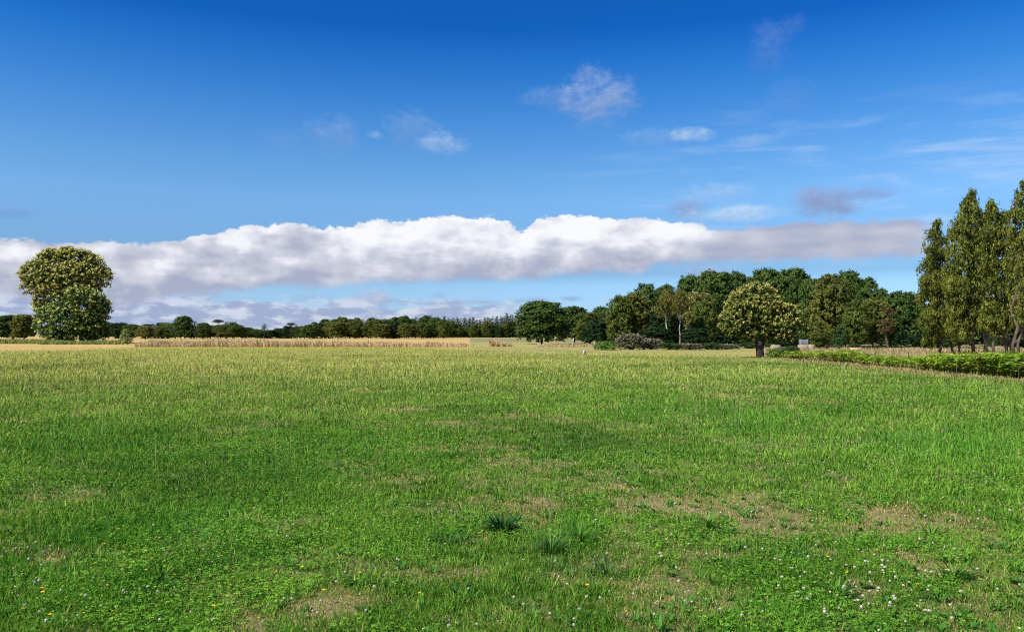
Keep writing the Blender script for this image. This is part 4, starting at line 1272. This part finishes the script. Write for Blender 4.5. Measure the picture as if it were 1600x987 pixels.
# ------------------------------------------------------------------ small built things
def stakes():
    m = MB(); m.tube([(0, 0, -.1), (.01, 0, .35), (0, .01, .74)], [.013, .012, .010], seg=7)
    m.tube([(0, 0, .60), (.045, 0, .62), (.05, 0, .66)], [.006, .006, .006], seg=5)
    me = m.mesh('fence_stake', [M['bark']])
    for (u, vb, sc, lab) in ((1408, 577.5, .62, 'thin fence stake against the bracken, leftmost of three'),
                             (1495, 588, .6, 'thin fence stake against the bracken, middle of three'),
                             (1592, 597, .8, 'thin fence stake against the bracken, rightmost by the picture edge')):
        p = ground_at(u, vb)
        o = link('fence_stake', me, None, tuple(p)); o.scale = (1, 1, sc); o.rotation_euler = (.03, -.02, u)
        tag(o, lab, 'stake', 'thin stakes along the bracken')
    m = MB(); m.tube([(0, 0, -.1), (.01, 0, .5), (-.01, .01, 1.0)], [.055, .05, .046], seg=8)
    m.tube([(-.01, .01, 1.0), (-.01, .01, 1.04)], [.046, .02], seg=8)
    me = m.mesh('fence_post', [M['post']])
    posts = [(858, .80, 'fence post in the dry strip beneath the round dark oak'),
             (877, .75, 'fence post in the dry strip, just left of the bleached white post'),
             (887, .70, 'short fence post touching the bleached white post on its left'),
             (911, .65, 'fence post in the dry strip between the bleached post and the stubby one'),
             (740, .95, 'fence post at the end of the long strip of tall dry grass'),
             (777, 1.0, 'dark fence post in the short clump of tall dry grass'),
             (799, .70, 'fence post right of the short clump of tall dry grass')]
    for (u, sc, lab) in posts:
        D = 107.0; o = link('fence_post', me, None, ((u - 800) / F * D, D - 1.2, 0)); o.scale = (.8, .8, sc); o.rotation_euler = (.02, .04 * math.sin(u), u)
        tag(o, lab, 'fence post', 'old posts along the far field edge')
    m = MB(); m.tube([(-.05, 0, -.1), (0, 0, .5), (.07, .02, 1.15)], [.10, .09, .08], seg=9); m.tube([(.07, .02, 1.15), (.08, .02, 1.22)], [.08, .03], seg=9)
    o = m.build('fence_post', [M['paleposts']], None, ((895 - 800) / F * 106, 105.5, 0))
    tag(o, 'bleached whitish post, the stoutest and tallest under the dark trees', 'fence post', 'old posts along the far field edge')
    m = MB(); m.tube([(0, 0, -.1), (0, 0, .8)], [.13, .12], seg=9); m.tube([(0, 0, .8), (0, 0, .87)], [.12, .05], seg=9)
    o = m.build('fence_post', [M['post']], None, ((926.5 - 800) / F * 100, 98, 0))
    tag(o, 'stubby grey post beside the bright green bush', 'fence post', 'old posts along the far field edge')

    # orange marker stakes
    m = MB(); m.tube([(0, 0, -.1), (0, 0, .62)], [.022, .020], seg=8); m.tube([(0, 0, .62), (0, 0, .66)], [.020, .010], seg=8)
    me = m.mesh('marker_stake', [M['orange']])
    for (u, vb, sc, lab) in ((925, 557, .95, 'slim orange marker stake beside the little white box in the field'),
                             (1178.5, 560.5, 1.0, 'slim orange marker stake at the foot of the creamy chestnut')):
        p = ground_at(u, vb); o = link('marker_stake', me, None, tuple(p)); o.scale = (1, 1, sc); tag(o, lab, 'stake', 'orange marker stakes')
    # little white box on a post
    p = ground_at(913.5, 556)
    t = thing('utility_box', 'little white box with a dark panel on a short post, far across the field', 'utility box', tuple(p), .1); t.scale = (.8, .8, .8)
    MB().tube([(0, 0, -.1), (0, 0, .20)], [.03, .03], seg=8).build('post', [M['post']], t)
    MB().box((0, 0, .36), (.26, .16, .32), bev=.02).build('housing', [M['white']], t)
    MB().box((.02, -.083, .38), (.15, .012, .17), bev=.004).build('panel', [M['dark']], t)
    MB().box((0, 0, .535), (.30, .20, .03), bev=.008).build('lid', [M['white']], t)

    # bales and crate behind the chestnut
    def bale(u, vb, D, L, H, lab, mat, n_tw, rz=0.05, round_=False):
        p = at(u, vb, D)
        t = thing('straw_bale', lab, 'bale', (p[0], D, 0), rz, 'pale bales behind the bracken')
        if round_:
            m = MB(); th = [(-L / 2, 0, H / 2), (-L / 2 + .04, 0, H / 2), (0, 0, H / 2), (L / 2 - .04, 0, H / 2), (L / 2, 0, H / 2)]
            m.tube(th, [H * .44, H * .5, H * .5, H * .5, H * .44], seg=18)
            m.build('body', [mat], t)
            for k in range(n_tw):
                xx = -L / 2 + L * (k + 1) / (n_tw + 1)
                MB().tube([(xx - .015, 0, H / 2), (xx + .015, 0, H / 2)], [H * .508, H * .508], seg=18).build('twine', [M['twine']], t)
        else:
            MB().box((0, 0, H / 2), (L, .5, H), bev=.06).build('body', [mat], t)
            for k in range(n_tw):
                xx = -L / 2 + L * (k + 1) / (n_tw + 1)
                MB().box((xx, 0, H / 2), (.02, .508, H + .008), bev=.004).build('twine', [M['twine']], t)
        return t
    bale(1212, 549, 84, 1.0, .58, 'small pale round bale lying just right of the creamy chestnut trunk', M['bale'], 2, .25, True)
    bale(1256, 550, 82, 1.15, .62, 'long pale pinkish bale in front of the grey crate', M['bale'], 2, .05)
    bale(1268, 550, 81.6, .50, .66, 'short pale bale butted against the right end of the long pinkish one', M['bale'], 1, .05)
    bale(1337, 551, 76, 1.0, .42, 'low tan bale in the dry field, before the small leafy bush', M['tanbale'], 3, .1)
    p = at(1255.5, 545, 86)
    t = thing('slatted_crate', 'grey slatted wooden crate standing behind the long pinkish bale', 'crate', (p[0], 86, 0), .05)
    for sy in (-.3, .3):
        m = MB()
        for k in range(6): m.box((-.30 + k * .12, sy, .58), (.085, .025, 1.10))
        m.build('slat_side', [M['crate']], t)
    for sx in (-.36, .36): MB().box((sx, 0, .58), (.04, .66, 1.14)).build('end_panel', [M['crate']], t)
    MB().box((0, 0, .02), (.66, .56, .04)).build('base', [M['crate']], t)


stakes()


# ------------------------------------------------------------------ weeds and tufts one can point to
def rosette(u, v, n, L, W, ca, cb, name, label, seed, cat='weed', arch=.8, up=.9):
    rng = rng_(seed)
    p = ground_at(u, v); p[2] = gz(p[:1], p[1:2])[0] - .005
    V, f4, f3, cc = [], [], [], []
    k = 0
    for i in range(n):
        a = rng.uniform(0, 6.28); l = L * rng.uniform(.6, 1.15); w = W * rng.uniform(.7, 1.25)
        el = rng.uniform(.35, 1.25) * up
        r0 = rng.uniform(0, .25) * L
        col = lerp(ca, cb, rng.random()) * rng.uniform(.8, 1.2)
        pts = []
        for s in range(5):
            t = s / 4
            e = el - arch * t
            if s == 0: q = np.array([math.cos(a) * r0, math.sin(a) * r0, 0.0])
            else: q = q + np.array([math.cos(a) * math.cos(e), math.sin(a) * math.cos(e), math.sin(e)]) * l / 4
            q[2] = max(q[2], .004 * s)
            pts.append(q.copy())
        wd = [w * .5, w * .95, w, w * .7, w * .05]
        b = np.array([-math.sin(a), math.cos(a), 0])
        for s in range(5):
            V += [pts[s] - b * wd[s] / 2 + (0, 0, .12 * wd[s]), pts[s] + b * wd[s] / 2 + (0, 0, .12 * wd[s])]; cc += [col, col]
        for s in range(4): f4.append((k + 2 * s, k + 2 * s + 1, k + 2 * s + 3, k + 2 * s + 2))
        k += 10
    o = MB().add(V, f4, None, np.array(cc)).build(name, [M['clover']], None, tuple(p))
    return tag(o, label, cat)


DG_A, DG_B = (0.014, 0.062, 0.014), (0.034, 0.115, 0.026)
LG_A, LG_B = (0.045, 0.140, 0.014), (0.130, 0.260, 0.040)
rosette(782, 829, 240, .20, .013, DG_A, DG_B, 'weed_clump', 'dark green spiky weed clump, the most distinct one in the middle of the near field', 1, 'weed', .55, 1.05)
rosette(700, 848, 70, .19, .011, LG_A, DG_B, 'grass_tuft', 'spreading green tuft left of the dark spiky weed clump', 2, 'grass tuft')
rosette(862, 862, 200, .20, .007, LG_A, (.14, .26, .07), 'grass_tuft', 'big loose blue-green tuft right of the dark spiky weed clump', 3, 'grass tuft', .5, 1.1)
rosette(905, 848, 130, .19, .007, LG_A, LG_B, 'grass_tuft', 'upright loose tuft above the bare dry patch', 4, 'grass tuft', .4, 1.15)
rosette(950, 895, 26, .19, .013, (0.06, .13, .04), (.12, .2, .07), 'grass_tuft', 'grey-green small tuft standing in the bare dry patch', 5, 'grass tuft', .6, 1.0)
rosette(1105, 828, 20, .18, .022, LG_A, LG_B, 'broadleaf_weed', 'upright broad-leaved weed in the dry turf right of the middle', 6, 'weed', .3, 1.2)
rosette(560, 912, 70, .14, .016, LG_A, LG_B, 'weed_clump', 'low leafy weed clump in front of the dry patch left of middle', 7)
rosette(720, 925, 60, .13, .014, DG_B, LG_A, 'weed_clump', 'small leafy clump near the bottom, below the spreading tuft', 8)
rosette(1310, 930, 60, .15, .016, LG_A, LG_B, 'weed_clump', 'leafy clump among the white clover blooms at lower right', 9)
rosette(250, 905, 22, .18, .010, LG_A, LG_B, 'grass_tuft', 'upright light tuft at lower left among yellow flowers', 10, 'grass tuft', .3, 1.2)
rosette(1455, 835, 50, .18, .012, LG_A, LG_B, 'grass_tuft', 'green tuft on the dry ground at right', 12, 'grass tuft', .7, 1.0)
rosette(1490, 905, 50, .17, .012, LG_A, LG_B, 'grass_tuft', 'upright green tuft at lower right, between two dry patches', 13, 'grass tuft', .5, 1.1)


# ------------------------------------------------------------------ flowers
def flower_head(kind, seed):
    rng = rng_(seed); mb = MB()
    if kind == 'clover':
        n = 46
        d = rng.normal(size=(n, 3)); d /= np.linalg.norm(d, axis=1)[:, None]; d[:, 2] = np.abs(d[:, 2]) * 1.15 - .45
        d /= np.linalg.norm(d, axis=1)[:, None]
        c = lerp((0.30, 0.17, 0.10), (0.74, 0.66, 0.60), np.clip(d[:, 2] * 1.3 + .55, 0, 1)) * rng.uniform(.88, 1.08, n)[:, None]
        V, Fq = leaf_quads(d * .0075 + (0, 0, .085), np.cross(d, rng.normal(size=(n, 3))), .010, .0055, d, rng)
        mb.add(V, Fq, None, np.repeat(np.minimum(c, .82), 4, 0))
        mb.tube([(0, 0, .074), (0, 0, .081), (0, 0, .088), (0, 0, .093)], [.003, .0078, .0075, .003], seg=7, col=(.62, .54, .47))
        mb.tube([(.004, .002, 0), (.002, 0, .04), (0, 0, .078)], [.0012, .0011, .0011], seg=4, col=(.07, .14, .03), cap=False)
    else:
        n = 22
        a = np.arange(n) * 2.399
        T = np.stack([np.cos(a), np.sin(a), np.full(n, .22)], -1)
        V, Fq = leaf_quads(T * .0075 + (0, 0, .10), np.stack([-.3 * np.cos(a), -.3 * np.sin(a), np.ones(n)], -1), .014, .005, T, rng)
        mb.add(V, Fq, None, np.repeat(lerp((.70, .46, .02), (.80, .60, .03), rng.random(n)), 4, 0))
        mb.tube([(0, 0, .092), (0, 0, .099), (0, 0, .103)], [.002, .005, .003], seg=7, col=(.62, .36, .02))
        mb.tube([(.004, .003, 0), (.002, 0, .05), (0, 0, .096)], [.0013, .0012, .0012], seg=4, col=(.07, .14, .03), cap=False)
    return mb


def flowers():
    rng = rng_(808)
    n = 60000
    x, y = scatter(rng, n, 4.1, 40, .66)
    f = field(x, y); u, v = f['u'], f['v']
    cl = [(1270, 945, 190, 45, 1.3), (1180, 970, 130, 26, 1.3), (1400, 725, 220, 24, 1.4), (1330, 705, 80, 16, 1.7), (1540, 870, 60, 20, .6), (60, 930, 140, 60, .8),
          (120, 800, 170, 50, .6), (640, 880, 70, 30, .45), (450, 840, 60, 25, .45), (820, 850, 60, 22, .35), (1240, 700, 120, 24, .6), (640, 700, 120, 26, .4),
          (30, 760, 60, 24, .4), (980, 960, 160, 26, .5), (1560, 760, 60, 30, .7), (1050, 720, 120, 20, .5), (1400, 950, 60, 30, .6), (870, 840, 40, 16, .4)]
    p = np.full(n, .020)
    for (a, b, ra, rb, k) in cl: p = np.maximum(p, .12 * k * np.exp(-(((u - a) / ra) ** 2 + ((v - b) / rb) ** 2)))
    p = p * np.clip(fbm(x, y, 1.3, 3, 600) * 3.4 - 1.0, 0.04, 2)
    keep = (rng.random(n) < p) & (np.abs(u - 800) < 830) & (v < 1000) & (f['inside'] > 15)
    x, y = x[keep], y[keep]
    o = np.argsort(y); x, y = x[o], y[o]
    meshes = [flower_head('clover', 900 + i).mesh('clover_bloom', [M['petal']]) for i in range(4)]
    R = random.Random(3)
    z = gz(x, y)
    near = min(300, len(x))
    for i in range(near):
        ob = bpy.data.objects.new('clover_bloom', meshes[i % 4]); C.objects.link(ob)
        s = R.uniform(.55, .95)
        ob.location = (x[i], y[i], z[i]); ob.scale = (s, s, s * R.uniform(.8, 1.2)); ob.rotation_euler = (R.uniform(-.25, .25), R.uniform(-.25, .25), R.uniform(0, 6.28))
        tag(ob, 'small whitish clover bloom in the nearest part of the grass', 'flower', 'white clover blooms in the near grass')
    # the rest, farther off, as one
    mb = MB(); x, y, z = x[near:], y[near:], z[near:]
    src = flower_head('clover', 950)
    Vs = np.concatenate(src.V); cs = np.concatenate(src.c); f4 = np.concatenate(src.f4); f3 = np.concatenate(src.f3)
    for i in range(len(x)):
        D = y[i]; s = max(.7, D / 796 * .9 / .020) * R.uniform(.7, 1.2)
        V = Vs.copy(); V[:, :2] *= s; V[:, 2] = V[:, 2] + (V[:, 2] - .085) * (s - 1) * (V[:, 2] > .07)
        mb.add(V + (x[i], y[i], z[i]), f4, f3, cs)
    if len(x): tag(mb.build('clover_blooms', [M['petal']]), 'countless tiny white clover blooms speckling the grass farther back', 'flowers', kind='stuff')

    rng = rng_(818)
    n = 9000
    x, y = scatter(rng, n, 4.15, 26, .645)
    f = field(x, y); u, v = f['u'], f['v']
    p = .006 + .05 * np.exp(-(((u - 200) / 260) ** 2 + ((v - 920) / 70) ** 2)) + .02 * np.exp(-(((u - 1500) / 150) ** 2 + ((v - 760) / 30) ** 2)) + .02 * np.exp(-(((u - 300) / 300) ** 2 + ((v - 660) / 40) ** 2))
    keep = (rng.random(n) < p) & (f['inside'] > 10)
    x, y = x[keep][:180], y[keep][:180]; z = gz(x, y)
    ms = [flower_head('yellow', 980 + i).mesh('hawkbit_flower', [M['petal']]) for i in range(3)]
    for i in range(len(x)):
        ob = bpy.data.objects.new('hawkbit_flower', ms[i % 3]); C.objects.link(ob)
        s = R.uniform(.6, .95); ob.scale = (s, s, R.uniform(.8, 1.3)); ob.location = (x[i], y[i], z[i])
        ob.rotation_euler = (R.uniform(-.2, .2), R.uniform(-.2, .2), R.uniform(0, 6.28))
        tag(ob, 'small yellow dandelion-like flower open in the grass', 'flower', 'yellow flowers in the grass')


flowers()
print('objects', len(bpy.data.objects), 'verts', sum(len(o.data.vertices) for o in bpy.data.objects if o.type == 'MESH'))
